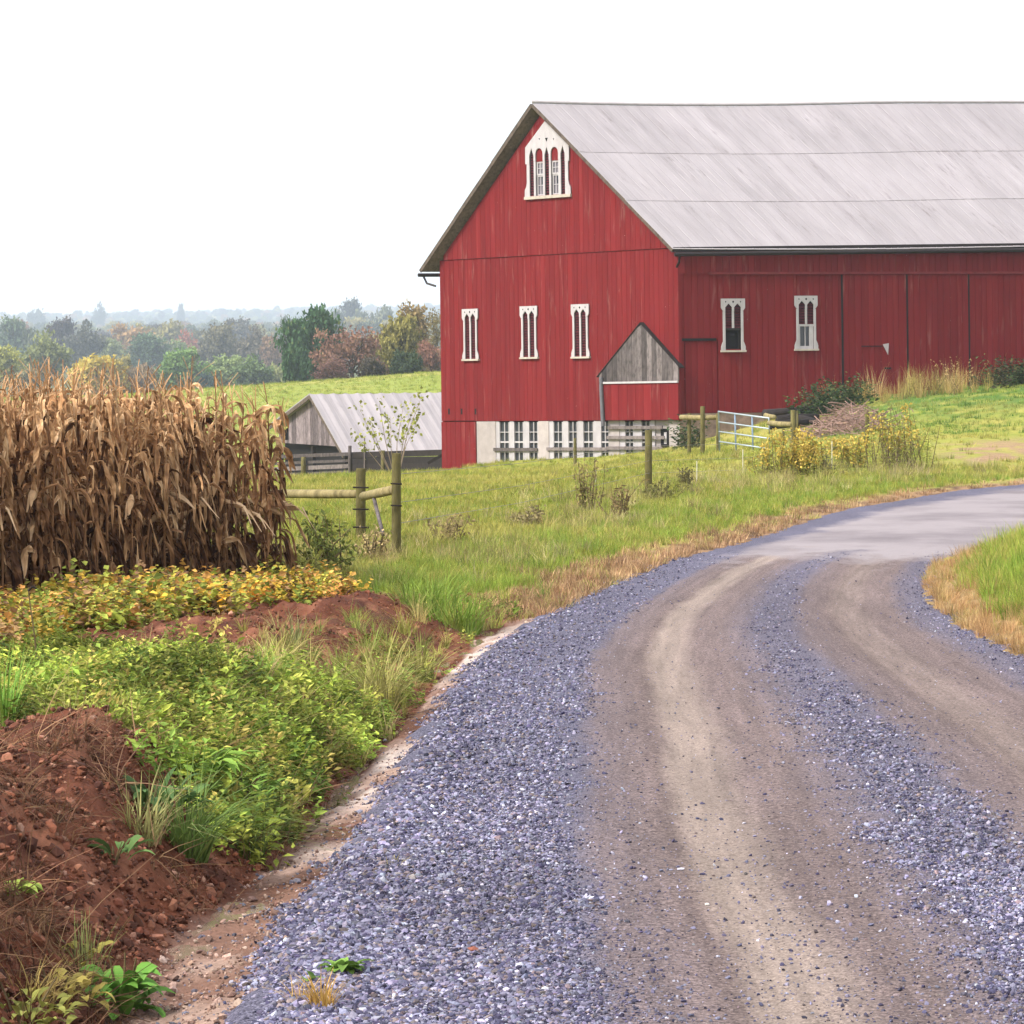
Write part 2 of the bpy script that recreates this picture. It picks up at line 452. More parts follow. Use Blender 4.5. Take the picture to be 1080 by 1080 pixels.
def m_road():
    q = N('gravel_and_packed_dirt')
    k = q.attr('lane').outputs['Fac']; asp = q.attr('asph').outputs['Fac']
    v = q.coord((1, 1, 1)); vl = q.coord((1, .12, 1))
    wob = q.noise(q.coord((.6, .25, 1)), 1.2, 4, .6)
    kk = q.math('ADD', k, q.math('MULTIPLY', q.math('SUBTRACT', wob, .5), .07))
    fine = q.noise(v, 45, 4, .75)
    fine2 = q.noise(v, 14, 5, .75)
    kk = q.math('ADD', kk, q.math('MULTIPLY', q.math('SUBTRACT', fine2, .5), .05))
    # how packed the dirt is across the road: two wheel tracks
    tr = q.ramp(kk, [(.0, 0), (.195, .03), (.225, .75), (.30, .95), (.45, .9), (.50, .65), (.54, .22), (.60, .20), (.64, .8), (.72, .95), (.87, .9), (.92, .35), (1, .05)])
    lt = q.ramp(kk, [(.30, 0), (.325, 1), (.365, .9), (.405, 0), (.70, 0), (.735, .35), (.78, .35), (.82, 0)])
    vor = q.n('ShaderNodeTexVoronoi'); q.set(vor.inputs['Vector'], v); vor.inputs['Scale'].default_value = 85
    stone = q.ramp(vor.outputs['Color'], [(0, (.028, .028, .050)), (.5, (.108, .105, .162)), (1, (.24, .236, .325))])
    stone = q.mix(.35, stone, q.ramp(fine, [(.3, (.045, .045, .075)), (.7, (.175, .174, .235))]))
    dirt = q.ramp(fine, [(.34, (.050, .037, .036)), (.5, (.118, .088, .084)), (.64, (.195, .152, .143))])
    dirt = q.mix(q.math('MULTIPLY', lt, .9), dirt, q.ramp(fine, [(.3, (.155, .122, .104)), (.7, (.275, .226, .196))]))
    c = q.mix(tr, stone, dirt)
    big = q.noise(vl, .9, 4, .6)
    c = q.mix(1, c, q.ramp(big, [(.3, .86), (.7, 1.14)]), 'MULTIPLY')
    af = q.noise(q.coord((.30, .16, 1)), 1.1, 6, .62)
    ac = q.mix(q.ramp(af, [(.44, 0), (.64, .8)]), (.225, .205, .222), (.120, .105, .120))
    ac = q.mix(1, ac, q.ramp(fine, [(.2, .92), (.8, 1.08)]), 'MULTIPLY')
    yy = q.attr('along').outputs['Fac']; cs = q.n('ShaderNodeCombineXYZ'); q.set(cs.inputs[0], q.math('MULTIPLY', k, 26)); q.set(cs.inputs[1], q.math('MULTIPLY', yy, .22))
    c = q.mix(q.math('MULTIPLY', tr, .9), c, q.mix(1, c, q.ramp(q.noise(cs.outputs[0], 1.6, 5, .62), [(.3, .72), (.5, 1.0), (.7, 1.28)]), 'MULTIPLY'))
    grit = q.n('ShaderNodeTexVoronoi'); q.set(grit.inputs['Vector'], v); grit.inputs['Scale'].default_value = 120
    c = q.mix(1, c, q.ramp(grit.outputs['Color'], [(0, .55), (.4, .95), (1, 1.4)]), 'MULTIPLY')
    am = q.ramp(q.math('ADD', asp, q.math('MULTIPLY', q.math('SUBTRACT', q.noise(q.coord((1.0, .45, 1)), 1.3, 6, .7), .5), 1.6)), [(.30, 0), (.75, 1)])
    c = q.mix(am, c, ac)
    hgt = q.mix(tr, q.ramp(vor.outputs['Distance'], [(0, 1), (.7, 0)]), q.math('MULTIPLY', fine, .5))
    hgt = q.mix(am, hgt, (.4, .4, .4))
    q.bump(hgt, .8, .02)
    return q.fin(c, .92, .12)

def m_stone(inst):
    q = N('loose_stone')
    c = q.attr('tint', True).outputs['Color'] if inst else q.n('ShaderNodeObjectInfo').outputs['Color']
    c = q.mix(1, c, q.ramp(q.noise(q.coord((1, 1, 1)), 2.5, 4), [(.3, .75), (.7, 1.2)]), 'MULTIPLY')
    return q.fin(c, .85, .2)

def m_glass():
    q = N('old_window_glass')
    f = q.noise(q.coord((1, 1, 1)), 1.3, 3)
    c = q.mix(f, (.015, .018, .025), (.06, .065, .08))
    q.fin(c, .12, .5); return q.m

def m_water():
    q = N('muddy_shallow_water')
    q.bump(q.noise(q.coord((1, 1, 1)), 14, 3), .08, .01)
    return q.fin((.22, .165, .125), .06, .5)

RED = m_redpaint()
SILVER = m_weathered('silvered_barn_boards', (.050, .041, .043), (.195, .172, .176), 1.5)
SHEDWOOD = m_weathered('weathered_shed_boards', (.10, .082, .090), (.225, .190, .205))
FENCEWOOD = m_weathered('grey_fence_boards', (.075, .064, .064), (.19, .165, .165))
POSTWOOD = m_weathered('green_tinged_post_timber', (.052, .048, .020), (.165, .145, .060), .5)
RAILWOOD = m_weathered('peeled_rail_timber', (.10, .085, .038), (.34, .285, .150), .4)
RAKEWOOD = m_weathered('grey_brown_eave_boards', (.075, .058, .048), (.135, .110, .093), .4)
ROOF = m_roof()
WHITE = simple('flaking_white_paint', (.36, .345, .37), .8, .14, 5, (1, 1, .4))
WHITEWASH = simple('whitewashed_masonry', (.315, .285, .285), .95, .16, 2.5, bump=.02)
RUBBLE = simple('fieldstone_rubble', (.17, .125, .105), .95, .5, 3, bump=.04)
DARKWOOD = simple('dark_timber_and_shade', (.016, .012, .012), .9, .5, 4)
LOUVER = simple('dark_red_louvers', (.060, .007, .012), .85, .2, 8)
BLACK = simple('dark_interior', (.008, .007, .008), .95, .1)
GUTTER_SHADE = simple('dark_brown_gutter_and_eave_shade', (.010, .006, .007), .5, .3, 5)
GREYPIPE = simple('grey_downpipe_tin', (.10, .10, .12), .6, .3, 5)
GATEMETAL = simple('galvanized_gate_tube', (.32, .38, .43), .45, .12, 5, metal=.3)
WIRE = simple('rusty_fence_wire', (.17, .16, .16), .6, .2)
RODS = simple('pale_fibreglass_rod', (.48, .46, .38), .6, .1)
GLASS = m_glass()
WATER = m_water()
GROUND = m_ground()
ROADM = m_road()
STONE_I = m_stone(True); STONE_O = m_stone(False)
LEAF_O = m_foliage('leaf'); LEAF_I = m_foliage('ground_leaf', True)
GRASS_I = m_foliage('grass_blade', True, .3, .6, 1.45)
GRASS_O = m_foliage('tuft_blade', False, .3, .6, 1.45)
CORN = m_corn()
BARK = simple('bark', (.075, .058, .052), .95, .35, 3, (1, 1, .3), bump=.03)
STEM = simple('plant_stem', (.10, .075, .035), .9, .3, 5)
# ================================================================== GROUND, ROAD, WATER, HAZE
def mixc(c, new, m):
    return c * (1 - m[:, None]) + np.asarray(new)[None] * m[:, None]

def ground_col(x, y):
    n1 = fbm(x * .35, y * .35, 41, 4); n2 = fbm(x * 1.3, y * 1.3, 57, 4); n3 = fbm(x * .12 + y * .02, y * .05, 71, 4)
    d = (xL(y) - x) * cL(y); e = x - xR(y)
    c = np.tile(np.array([.235, .250, .048]), (len(x), 1))
    c = mixc(c, (.31, .285, .075), sm(.45, .68, n1) * .8)
    c = mixc(c, (.15, .195, .034), sm(.5, .75, n2) * .6)
    c = mixc(c, (.29, .25, .085), sm(.5, .72, n3) * .7)
    # far pasture and the wooded country
    far = sm(185, 215, y)
    cf = np.tile(np.array([.205, .245, .050]), (len(x), 1)); cf = mixc(cf, (.275, .27, .07), sm(.42, .7, n3))
    c = c * (1 - far[:, None]) + cf * far[:, None]
    c = mixc(c, (.075, .088, .034), sm(340, 362, y))
    pat = sm(.55, .62, vnoise(x / 160.0, y / 420.0, 5)) * (y > 1200)
    c = mixc(c, (.14, .15, .055), pat)
    # rich green slope by the long barn wall, worn patch at its foot
    u = x / np.maximum(y, 1)
    gb = sm(.085, .11, u) * sm(108, 122, y) * (1 - sm(185, 200, y))
    c = mixc(c, (.075, .145, .030), gb * sm(.25, .6, n2) * sm(118, 136, y))
    tan = sm(.118, .135, u) * sm(92, 97, y) * (1 - sm(104, 112, y))
    c = mixc(c, (.27, .18, .115), tan * sm(.35, .55, n2))
    # bare dry strip beside the road
    dry = np.where(d > -.4, (1 - sm(.25, .85, d + (n2 - .5) * 1.0)), 0) * sm(33, 37, y) * (1 - sm(84, 96, y))
    c = mixc(c, (.25, .16, .095), dry)
    c = mixc(c, (.09, .055, .038), dry * sm(.62, .72, vnoise(x * 3, y * 2, 9)))
    dry2 = np.where(e > -.4, 1 - sm(.3, .9, e + (n2 - .5) * .8), 0) * (y < 43)
    c = mixc(c, (.235, .165, .08), dry2)
    # cut bank on the left: red soil, silt in the ditch
    near = (1 - sm(33, 39, y)) * (d > -.5)
    wd = ditch_w(y)
    soil = np.tile(np.array([.130, .047, .027]), (len(x), 1))
    soil = mixc(soil, (.085, .032, .021), sm(.42, .7, n2))
    soil = mixc(soil, (.22, .095, .058), sm(.6, .75, fbm(x * 5, y * 3, 77, 3)))
    ns = near * (1 - sm(5.5, 8, d))
    c = c * (1 - ns[:, None]) + soil * ns[:, None]
    silt = (1 - sm(.7, 1.15, (d - .12) / np.maximum(wd, .1) + (n2 - .5) * .8)) * (1 - sm(34, 36.5, y)) * (d > -.5)
    c = mixc(c, (.30, .215, .18), silt * .95)
    c = mixc(c, (.14, .075, .055), silt * sm(.47, .58, fbm(x * 3.4, y * 1.6, 91, 3)) * .85)
    pale = silt * sm(.42, .54, fbm(x * 3.2, y * 1.6, 95, 3)) * np.clip(np.exp(-((y - 19.6) / 1.6) ** 4) + np.exp(-((y - 29.0) / 3.0) ** 4) + .5 * np.exp(-((y - 16.2) / .7) ** 2), 0, 1)  # sky gleam on the wet silt, painted in as pale patches
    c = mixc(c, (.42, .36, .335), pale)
    plug = silt * np.clip(np.exp(-((y - 17.0) / .45) ** 2) + np.exp(-((y - 15.3) / .3) ** 2) + np.exp(-((y - 22.3) / .8) ** 2), 0, 1)
    c = mixc(c, (.105, .050, .034), plug)
    return c

rows = np.concatenate([np.linspace(-30, 5.0, 12, endpoint=False), np.geomspace(6, 17500, 810) - 1.0])
ku = np.linspace(-1, 1, 560); ku = np.sign(ku) * np.abs(ku) ** 1.6
YY = np.repeat(rows, len(ku)); hw = 9 + .46 * np.maximum(rows, 0)
XX = (hw[:, None] * ku[None]).ravel() + .08 * np.maximum(YY, 0) * 0
ZZ = H(XX, YY)
_d = (xL(YY) - XX); _e = XX - xR(YY)
_inr = (_d < -.12) & (_e < -.12) & (YY < 104)
ZZ = np.where(_inr, ZZ - .10, ZZ)
nr, nc = len(rows), len(ku)
ii = (np.arange(nr - 1)[:, None] * nc + np.arange(nc - 1)[None]).ravel()
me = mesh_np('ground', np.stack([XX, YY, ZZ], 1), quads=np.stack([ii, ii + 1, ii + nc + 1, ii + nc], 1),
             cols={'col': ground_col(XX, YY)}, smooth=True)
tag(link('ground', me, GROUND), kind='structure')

# the road: one sheet, gravel running out into worn asphalt
ry = np.concatenate([np.linspace(-25, 6, 30, endpoint=False), np.geomspace(6, 102, 620)])
rk = np.concatenate([[-.05, -.03, -.012], np.linspace(0, 1, 190), [1.012, 1.03, 1.05]])
RY = np.repeat(ry, len(rk)); RK = np.tile(rk, len(ry))
edge = (fbm(RY * 1.7, RY * 0 + 3, 5, 3) - .5) * .22
XL_, XR_ = xL(RY), xR(RY)
RX = XL_ + RK * (XR_ - XL_) + np.where(RK < .1, edge, 0)
RZ = .03 * np.sin(np.clip(RK, 0, 1) * math.pi)
trk = np.exp(-((RK - .36) / .07) ** 2) + np.exp(-((RK - .76) / .09) ** 2)
RZ = RZ - .030 * trk * (1 - sm(40, 48, RY)) + (fbm(RX * 5, RY * 5, 8, 3) - .5) * .03 * (1 - sm(40, 60, RY))
RZ = RZ + .02 * np.exp(-((RK - .03) / .03) ** 2) * (1 - sm(30, 42, RY))          # windrow of loose gravel
RZ = RZ - np.where(RK < 0, (-RK) * 2.6, 0) - np.where(RK > 1, (RK - 1) * 4.0, 0)
ASP = sm(38.0, 49.5, RY + (RK - .5) * 2.0) * sm(.0, .26, RK)
nr, nc = len(ry), len(rk)
ii = (np.arange(nr - 1)[:, None] * nc + np.arange(nc - 1)[None]).ravel()
me = mesh_np('road', np.stack([RX, RY, RZ], 1), quads=np.stack([ii, ii + 1, ii + nc + 1, ii + nc], 1),
             cols={'lane': RK - .038 * (1 - sm(11, 18, RY)) * sm(0, .2, RK), 'asph': ASP, 'along': RY}, smooth=True)
tag(link('road', me, ROADM), kind='structure')

# shallow runoff standing in the ditch
for (y0, y1, dep) in ((17.4, 21.8, .088), (13.2, 15.0, .094), (26.0, 32.5, .086)):
    wy = np.linspace(y0, y1, 40); kk = np.linspace(0, 1, 12)
    WY = np.repeat(wy, 12); KW = np.tile(kk, 40)
    dd = .02 + KW * (ditch_w(WY) + .42)
    WX = xL(WY) - dd / cL(WY)
    ii = (np.arange(39)[:, None] * 12 + np.arange(11)[None]).ravel()
    me = mesh_np('ditch_water', np.stack([WX, WY, WX * 0 - dep], 1), quads=np.stack([ii, ii + 1, ii + 13, ii + 12], 1))
    tag(link('ditch_water', me, WATER), kind='structure')

# the air over the valley
hz = MB(); hz.box((-8800, -60, -75), (17600, 0, 0), (0, 17700, 0), (0, 0, 375))
hm = bpy.data.materials.new('valley_haze'); hm.use_nodes = True
hm.node_tree.nodes.remove(hm.node_tree.nodes['Principled BSDF'])
pv = hm.node_tree.nodes.new('ShaderNodeVolumePrincipled')
pv.inputs['Color'].default_value = (.70, .82, 1.0, 1)
pv.inputs['Density'].default_value = 0.00017
pv.inputs['Anisotropy'].default_value = 0.0
hm.node_tree.links.new(pv.outputs[0], hm.node_tree.nodes['Material Output'].inputs['Volume'])
tag(hz.build('haze', hm), kind='stuff')
# ================================================================== THE RED BARN
C0 = G(717, 443, 144.0); C0[2] = 0.0
TH1, TH2 = math.radians(45), math.radians(16)
A1 = np.array((-math.cos(TH1), math.sin(TH1), 0)); B1 = np.array((math.cos(TH2), math.sin(TH2), 0))
NG = np.array((-A1[1], A1[0], 0)); NG = NG if NG[1] < 0 else -NG        # outward of the gable wall
NL = np.array((B1[1], -B1[0], 0)); NL = NL if NL[1] < 0 else -NL        # outward of the long wall
UP = np.array((0, 0, 1.0))

def hit(px, py, O, D):
    """where the sight line through (px, py) meets the vertical wall through O along D: (metres along, height)"""
    a = (px - 540.0) / F; b = (HZN - py) / F
    dx = a * CR + b * SR; dz = -a * SR + b * CR
    # O + t D = (dx*Y, Y)
    t = (dx * O[1] - O[0]) / (D[0] - dx * D[1])
    return t, EYE + dz * (O[1] + t * D[1])

def gb(px, py): return hit(px, py, C0, A1)
def lg(px, py): return hit(px, py, C0, B1)
GW = gb(464.5, 350)[0]           # width of the gable
LWL = 27.0                        # length of the long wall
barn = empty('barn', C0, 'large weathered red barn with pale tin roof standing beyond the lawn', 'barn')

class Wall:
    """local frame of a wall: u along, z up, n outwards"""
    def __init__(self, O, U, Nn): self.O, self.U, self.N = np.asarray(O, float), U, Nn
    def p(self, u, z, n=0.0): return self.O + self.U * u + UP * z + self.N * n
    def slab(self, mb, u0, u1, z0, z1, n0, n1, r=None):
        mb.box(self.p(u0, z0, n0), self.U * (u1 - u0), self.N * (n1 - n0), UP * (z1 - z0), r)
    def plate(self, mb, poly, n0, n1, r=None):
        mb.prism([self.p(u, z, n0) for u, z in poly], self.N * (n1 - n0), r)

WG = Wall(C0, A1, NG); WL = Wall(C0, B1, NL)

# ---- roof line
apex_u, apex_z = gb(573, 118)
eave_near = gb(716, 263)[1] + .12
eave_far = gb(464, 279)[1] + .10
def gable_top(u):
    if u < apex_u: return eave_near + (apex_z - eave_near) * u / apex_u
    return eave_far + (apex_z - eave_far) * (GW - u) / (GW - apex_u)

def boards(mb, W, u0, u1, z0f, z1f, openings, bw=.29, n0=-.03, n1=.0, cuts=()):
    """vertical boards between z0f(u) and z1f(u), cut round the openings (u0, u1, z0, z1)"""
    es = [u0]
    while es[-1] < u1 - .12: es.append(es[-1] + bw * random.uniform(.85, 1.15))
    es[-1] = u1
    hard = sorted(set([o[0] for o in openings] + [o[1] for o in openings] + list(cuts)))
    es = [e for e in es if all(abs(e - h) > .10 for h in hard)] + [h for h in hard if u0 < h < u1]
    es = sorted(es)
    for a, b in zip(es[:-1], es[1:]):
        m = (a + b) / 2; r = random.random(); off = random.uniform(0, .005)
        segs = [(None, None)]
        bl = sorted([(o[2], o[3]) for o in openings if o[0] - 1e-4 <= m <= o[1] + 1e-4])
        g = .006
        lo = (z0f(a), z0f(b)); hi = (z1f(a), z1f(b))
        cur = lo
        for (q0, q1) in bl + [(None, None)]:
            top = hi if q0 is None else (q0, q0)
            if min(top) > max(cur) + .02:
                P = []
                for zz in (cur, top):
                    P.append([W.p(a + g, zz[0], n1 + off), W.p(b - g, zz[1], n1 + off), W.p(b - g, zz[1], n0), W.p(a + g, zz[0], n0)])
                mb.hexa(P[0] + P[1], r)
            cur = (q1, q1) if q1 is not None else cur

# ---- openings surveyed on the gable
def rect_g(x0, y0, x1, y1):
    ua, za = gb(x1, y0); ub, zb = gb(x0, y1); return (ua, ub, zb, za)
def rect_l(x0, y0, x1, y1):
    ua, za = lg(x0, y0); ub, zb = lg(x1, y1); return (ua, ub, zb, za)

gw = [rect_g(489.5, 325.5, 504.5, 380), rect_g(550.5, 322.5, 567, 378), rect_g(604.5, 320.5, 621.5, 377.5)]
att = rect_g(558.0, 153, 600.5, 210)
lw = [rect_l(760.5, 315, 785, 370.5), rect_l(838, 312, 861.5, 369)]
red_z = gb(600, 443.5)[1]
band = gb(585, 268.5)[1]
u_door = gb(501.5, 470)[0]

def inset(o, s=.06): return (o[0] + s, o[1] - s, o[2] + s, o[3] - s)
mb = MB()
hole = [inset(o, .12) for o in gw]
boards(mb, WG, 0, GW, lambda u: red_z if u < u_door - .01 else red_z + .02, lambda u: band, hole)
mb.build('gable_wall', RED, barn, C0)
mb = MB()
boards(mb, WG, 0, GW, lambda u: band + .015, gable_top, [inset(att, .12)], n0=.02, n1=.045)
mb.build('upper_gable_wall', RED, barn, C0)
# the red panel by the far corner that runs to the ground
mb = MB()
boards(mb, WG, u_door + .02, GW, lambda u: -1.6, lambda u: red_z - .03, [], n0=-.03, n1=.01)
WG.slab(mb, u_door - .06, u_door + .02, -1.6, red_z - .03, -.03, .05)
mb.build('stable_door', RED, barn, C0)
# vent holes
for px in (473.7, 487, 501.7):
    u, z = gb(px, 434); mb = MB()
    WG.slab(mb, u - .05, u + .05, z - .13, z + .13, .012, .018)
    mb.build('vent', BLACK, barn, C0)

# ---- long wall
lz0 = lg(757, 435.5)[1]
rail_z = lg(880, 287.5)[1]; eave_l = lg(900, 262)[1]
u_d = [lg(x, 380)[0] for x in (888.5, 957, 1022, 1090)]
sd = (lg(722, 400)[0], lg(757.5, 400)[0], lz0, lg(740, 359)[1])
mb = MB()
boards(mb, WL, 0.03, LWL, lambda u: lz0, lambda u: rail_z - .02 if u > .03 else rail_z - .02, [inset(lw[0], .10), inset(lw[1], .10), (sd[0], sd[1], sd[2] - 1, sd[3])],
       cuts=u_d[:1])
WL.slab(mb, -.02, .10, lz0 - .3, eave_l, -.02, .03)
mb.build('side_wall', RED, barn, C0)
mb = MB()
boards(mb, WL, 0.03, LWL, lambda u: rail_z - .02, lambda u: eave_l + .02 + .010 * u, [], n0=.0, n1=.03)
mb.build('upper_side_wall', RED, barn, C0)
mb = MB()
WL.slab(mb, lg(747, 290)[0], LWL, rail_z - .07, rail_z + .035, .05, .14)
mb.build('door_rail', simple('dark_red_rail', (.13, .015, .018), .85, .3, 4), barn, C0)
mb = MB()
boards(mb, WL, sd[0] + .03, sd[1] - .03, lambda u: lz0 + .02, lambda u: sd[3] - .03, [], n0=-.05, n1=-.02)
small = mb.build('small_door', RED, barn, C0)
mb = MB()
WL.slab(mb, sd[0] - .1, sd[1] - .08, sd[3] - .01, sd[3] + .09, .012, .05)
mb.build('door_track', BLACK, small, C0)
zd = rail_z - .09
for i in range(4):
    a = u_d[i] + .035; b = (u_d + [u_d[3] + 2.7])[i + 1] - .035
    mb = MB()
    boards(mb, WL, a, b, lambda u: lz0 + .05, lambda u: zd, [], n0=.035, n1=.06 + .012 * (i % 2))
    dr = mb.build('sliding_door', RED, barn, C0)
    mb = MB(); WL.slab(mb, a - .07, a - .005, lz0 + .05, zd, .02, .075)
    mb.build('door_edge', BLACK, dr, C0)
    if i == 0:
        u, z = lg(933, 367); mb = MB()
        WL.plate(mb, [(u - .12, z + .16), (u + .16, z + .2), (u + .12, z - .30)], .08, .095)
        mb.build('latch_plate', simple('pale_grey_tin', (.34, .31, .33), .6, .1), dr, C0)
        mb = MB(); WL.slab(mb, u - 1.1, u - .13, z + .06, z + .10, .08, .10); mb.build('latch_bar', BLACK, dr, C0)
        mb = MB(); WL.slab(mb, u - .05, u + .25, lg(935, 388)[1] - .05, lg(935, 388)[1] + .02, .08, .10)
        mb.build('door_handle', BLACK, dr, C0)

# ---- the two hidden walls, loft floor: keeps the inside dark
mb = MB()
E1 = C0 + A1 * GW; E2 = C0 + B1 * LWL; E3 = E2 + A1 * GW
def wallquad(mb, p, q, z0, z1, t):
    p, q = np.array(p), np.array(q); d = (q - p) / np.linalg.norm(q - p); n = np.array((-d[1], d[0], 0)) * t
    mb.box(p + UP * z0, q - p, n, UP * (z1 - z0))
wallquad(mb, E1 + B1 * .05, E3, -1.5, eave_far - .2, -.12)
wallquad(mb, E2 + A1 * .05, E3 - A1 * .2, -1.5, eave_near, -.12)
mb.build('rear_wall', RED, barn, C0)
mb = MB()
q = [C0 + A1 * .15 + B1 * .2, E2 + A1 * .15 - B1 * .2, E3 - A1 * .3 - B1 * .2, E1 - A1 * .3 + B1 * .2]
mb.hexa([p + UP * (red_z - .02) for p in q] + [p + UP * (red_z + .1) for p in q])
mb.build('loft_floor', DARKWOOD, barn, C0)

# ---- roof: two slopes, three courses of ribbed tin, sagging ridge
OV, OE = .52, .38
def sag(t): return -.12 * math.sin(min(max((t + OV) / 16.5, 0), 1) * math.pi) + .012 * max(t, 0)
def roof_slope(name, u_e, z_e, u_r, z_r, over, tmax, courses=3):
    V = []; Q = []; RU = []; RV = []; R = []
    ln = math.hypot(u_r - u_e, z_r - z_e); sg = (u_r - u_e) / ln; sz = (z_r - z_e) / ln
    nrm = (A1 * (-sz) * (1 if sg > 0 else -1) + UP * abs(sg))
    if sg < 0: nrm = A1 * (sz) + UP * abs(sg)
    else: nrm = A1 * (-sz) + UP * abs(sg)
    e0 = -over
    cs = np.linspace(e0, ln, courses + 1)
    ts = np.arange(-OV, tmax, .30)
    for c in range(courses):
        s0, s1 = cs[c] - (.10 if c else 0), cs[c + 1]
        lift0 = .014 if c else .0
        rr = [random.random() for _ in range(len(ts) // 2 + 2)]
        base = len(V)
        prof = []
        for i, t in enumerate(ts):
            if i % 2 == 0: prof += [(t - .03, 0), (t - .014, .007), (t + .014, .007), (t + .03, 0)]
            else: prof += [(t - .02, .0), (t, .006), (t + .02, .0)]
        nS = 7
        for j in range(nS):
            f = j / (nS - 1); s = s0 + (s1 - s0) * f
            for (t, hgt) in prof:
                wav = (random.random() - .5) * .01
                p = C0 + A1 * (u_e + sg * s) + UP * (z_e + sz * s + sag(t) * (.6 + .4 * max(s, 0) / ln)) + B1 * t + nrm * (.10 + hgt + .004 * c + lift0 * (1 - f) + wav)
                V.append(p); RU.append(t); RV.append(s); R.append(rr[int((t + OV + .3) / .6)])
        m = len(prof)
        for j in range(nS - 1):
            for i in range(m - 1):
                a = base + j * m + i; Q.append((a, a + 1, a + m + 1, a + m))
        # lower lip of the course
        b2 = len(V)
        for i in range(m):
            V.append(V[base + i] - nrm * .025); RU.append(RU[base + i]); RV.append(RV[base + i] - 40); R.append(0)
        for i in range(m - 1): Q.append((b2 + i, b2 + i + 1, base + i + 1, base + i))
    me = mesh_np(name, np.array(V) - C0, quads=Q, cols={'ru': np.array(RU), 'rv': np.array(RV)}, rnd=np.array(R))
    return link(name, me, ROOF, barn), sg, sz, nrm, ln

r_apex_z = apex_z + .27
ro1 = roof_slope('roof', 0, eave_near + .10, apex_u, r_apex_z, .45, LWL + .5)
ro2 = roof_slope('roof', GW, eave_far + .10, apex_u, r_apex_z, OE + .35, LWL + .5)
# sheathing below the tin (what one sees from under the overhang)
mb = MB()
for (u_e, z_e, over, ro) in ((0, eave_near + .10, .43, ro1), (GW, eave_far + .10, OE + .33, ro2)):
    _, sg, sz, nrm, ln = ro
    nb = 12
    for k in range(nb):
        s0 = -over + (ln + over) * k / nb; s1 = -over + (ln + over) * (k + 1) / nb - .012
        a = C0 + A1 * (u_e + sg * s0) + UP * (z_e + sz * s0) + B1 * (-OV + .02); d = A1 * sg * (s1 - s0) + UP * sz * (s1 - s0)
        L = B1 * (LWL + OV + .4)
        a = a - UP * .12 * 0
        mb.box(a + nrm * -.03, L, d, nrm * .08)
mb.build('roof_sheathing', RAKEWOOD, barn, C0)
# rake boards along both slopes of the gable
for (u_e, z_e, over, ro) in ((0, eave_near + .10, .45, ro1), (GW, eave_far + .10, OE + .35, ro2)):
    mb = MB(); _, sg, sz, nrm, ln = ro
    a = C0 + A1 * (u_e - sg * over) + UP * (z_e - sz * over) + B1 * (-OV - .02)
    d = A1 * sg * (ln + over) + UP * sz * (ln + over)
    mb.box(a - nrm * .05, B1 * .04, d, nrm * .145)
    mb.build('rake_board', RAKEWOOD, barn, C0)
mb = MB()
rp = [C0 + A1 * apex_u + UP * (r_apex_z + .17 + sag(t)) + B1 * t for t in np.linspace(-OV, LWL + .4, 22)]
mb.tube(rp, .075, 8)
mb.build('ridge_cap', simple('ridge_tin', (.36, .34, .36), .6, .12, 3), barn, C0)

# gutters with their brackets
mb = MB()
g0 = C0 + A1 * (-.52 * 1) * 0 + NL * .62 + UP * (eave_near - .36)
mb.tube([g0 + B1 * (-.35), g0 + B1 * (LWL + .3) + UP * .32], .085, 8)
mb.build('gutter', GUTTER_SHADE, barn, C0)
mb = MB()
o = C0 + NL * .56 + UP * (eave_near - .44) + B1 * (-.1)
mb.tube([o, o + UP * -.22 - NL * .10, o + UP * -.42 - NL * .42], .055, 8)
mb.build('downspout', GUTTER_SHADE, barn, C0)
o = E1 + A1 * .72 + UP * (eave_far - .55)
mb = MB()
mb.tube([o + B1 * -.5, o + B1 * 6], .085, 8)
mb.build('gutter', GUTTER_SHADE, barn, C0); mb = MB()
mb.tube([o + B1 * -.25 + UP * -.05, o + UP * -.38 - A1 * .15 + B1 * -.2, o + UP * -.52 - A1 * .65 + B1 * -.15], .05, 8)
mb.build('downspout', GUTTER_SHADE, barn, C0)
# near-black strip standing in for the shadow under the long wall's eave
mb = MB()
mb.box(WL.p(-.3, eave_l - .16, .035), B1 * LWL + UP * .30, NL * .28, UP * .20)
mb.build('eave_shade', GUTTER_SHADE, barn, C0)

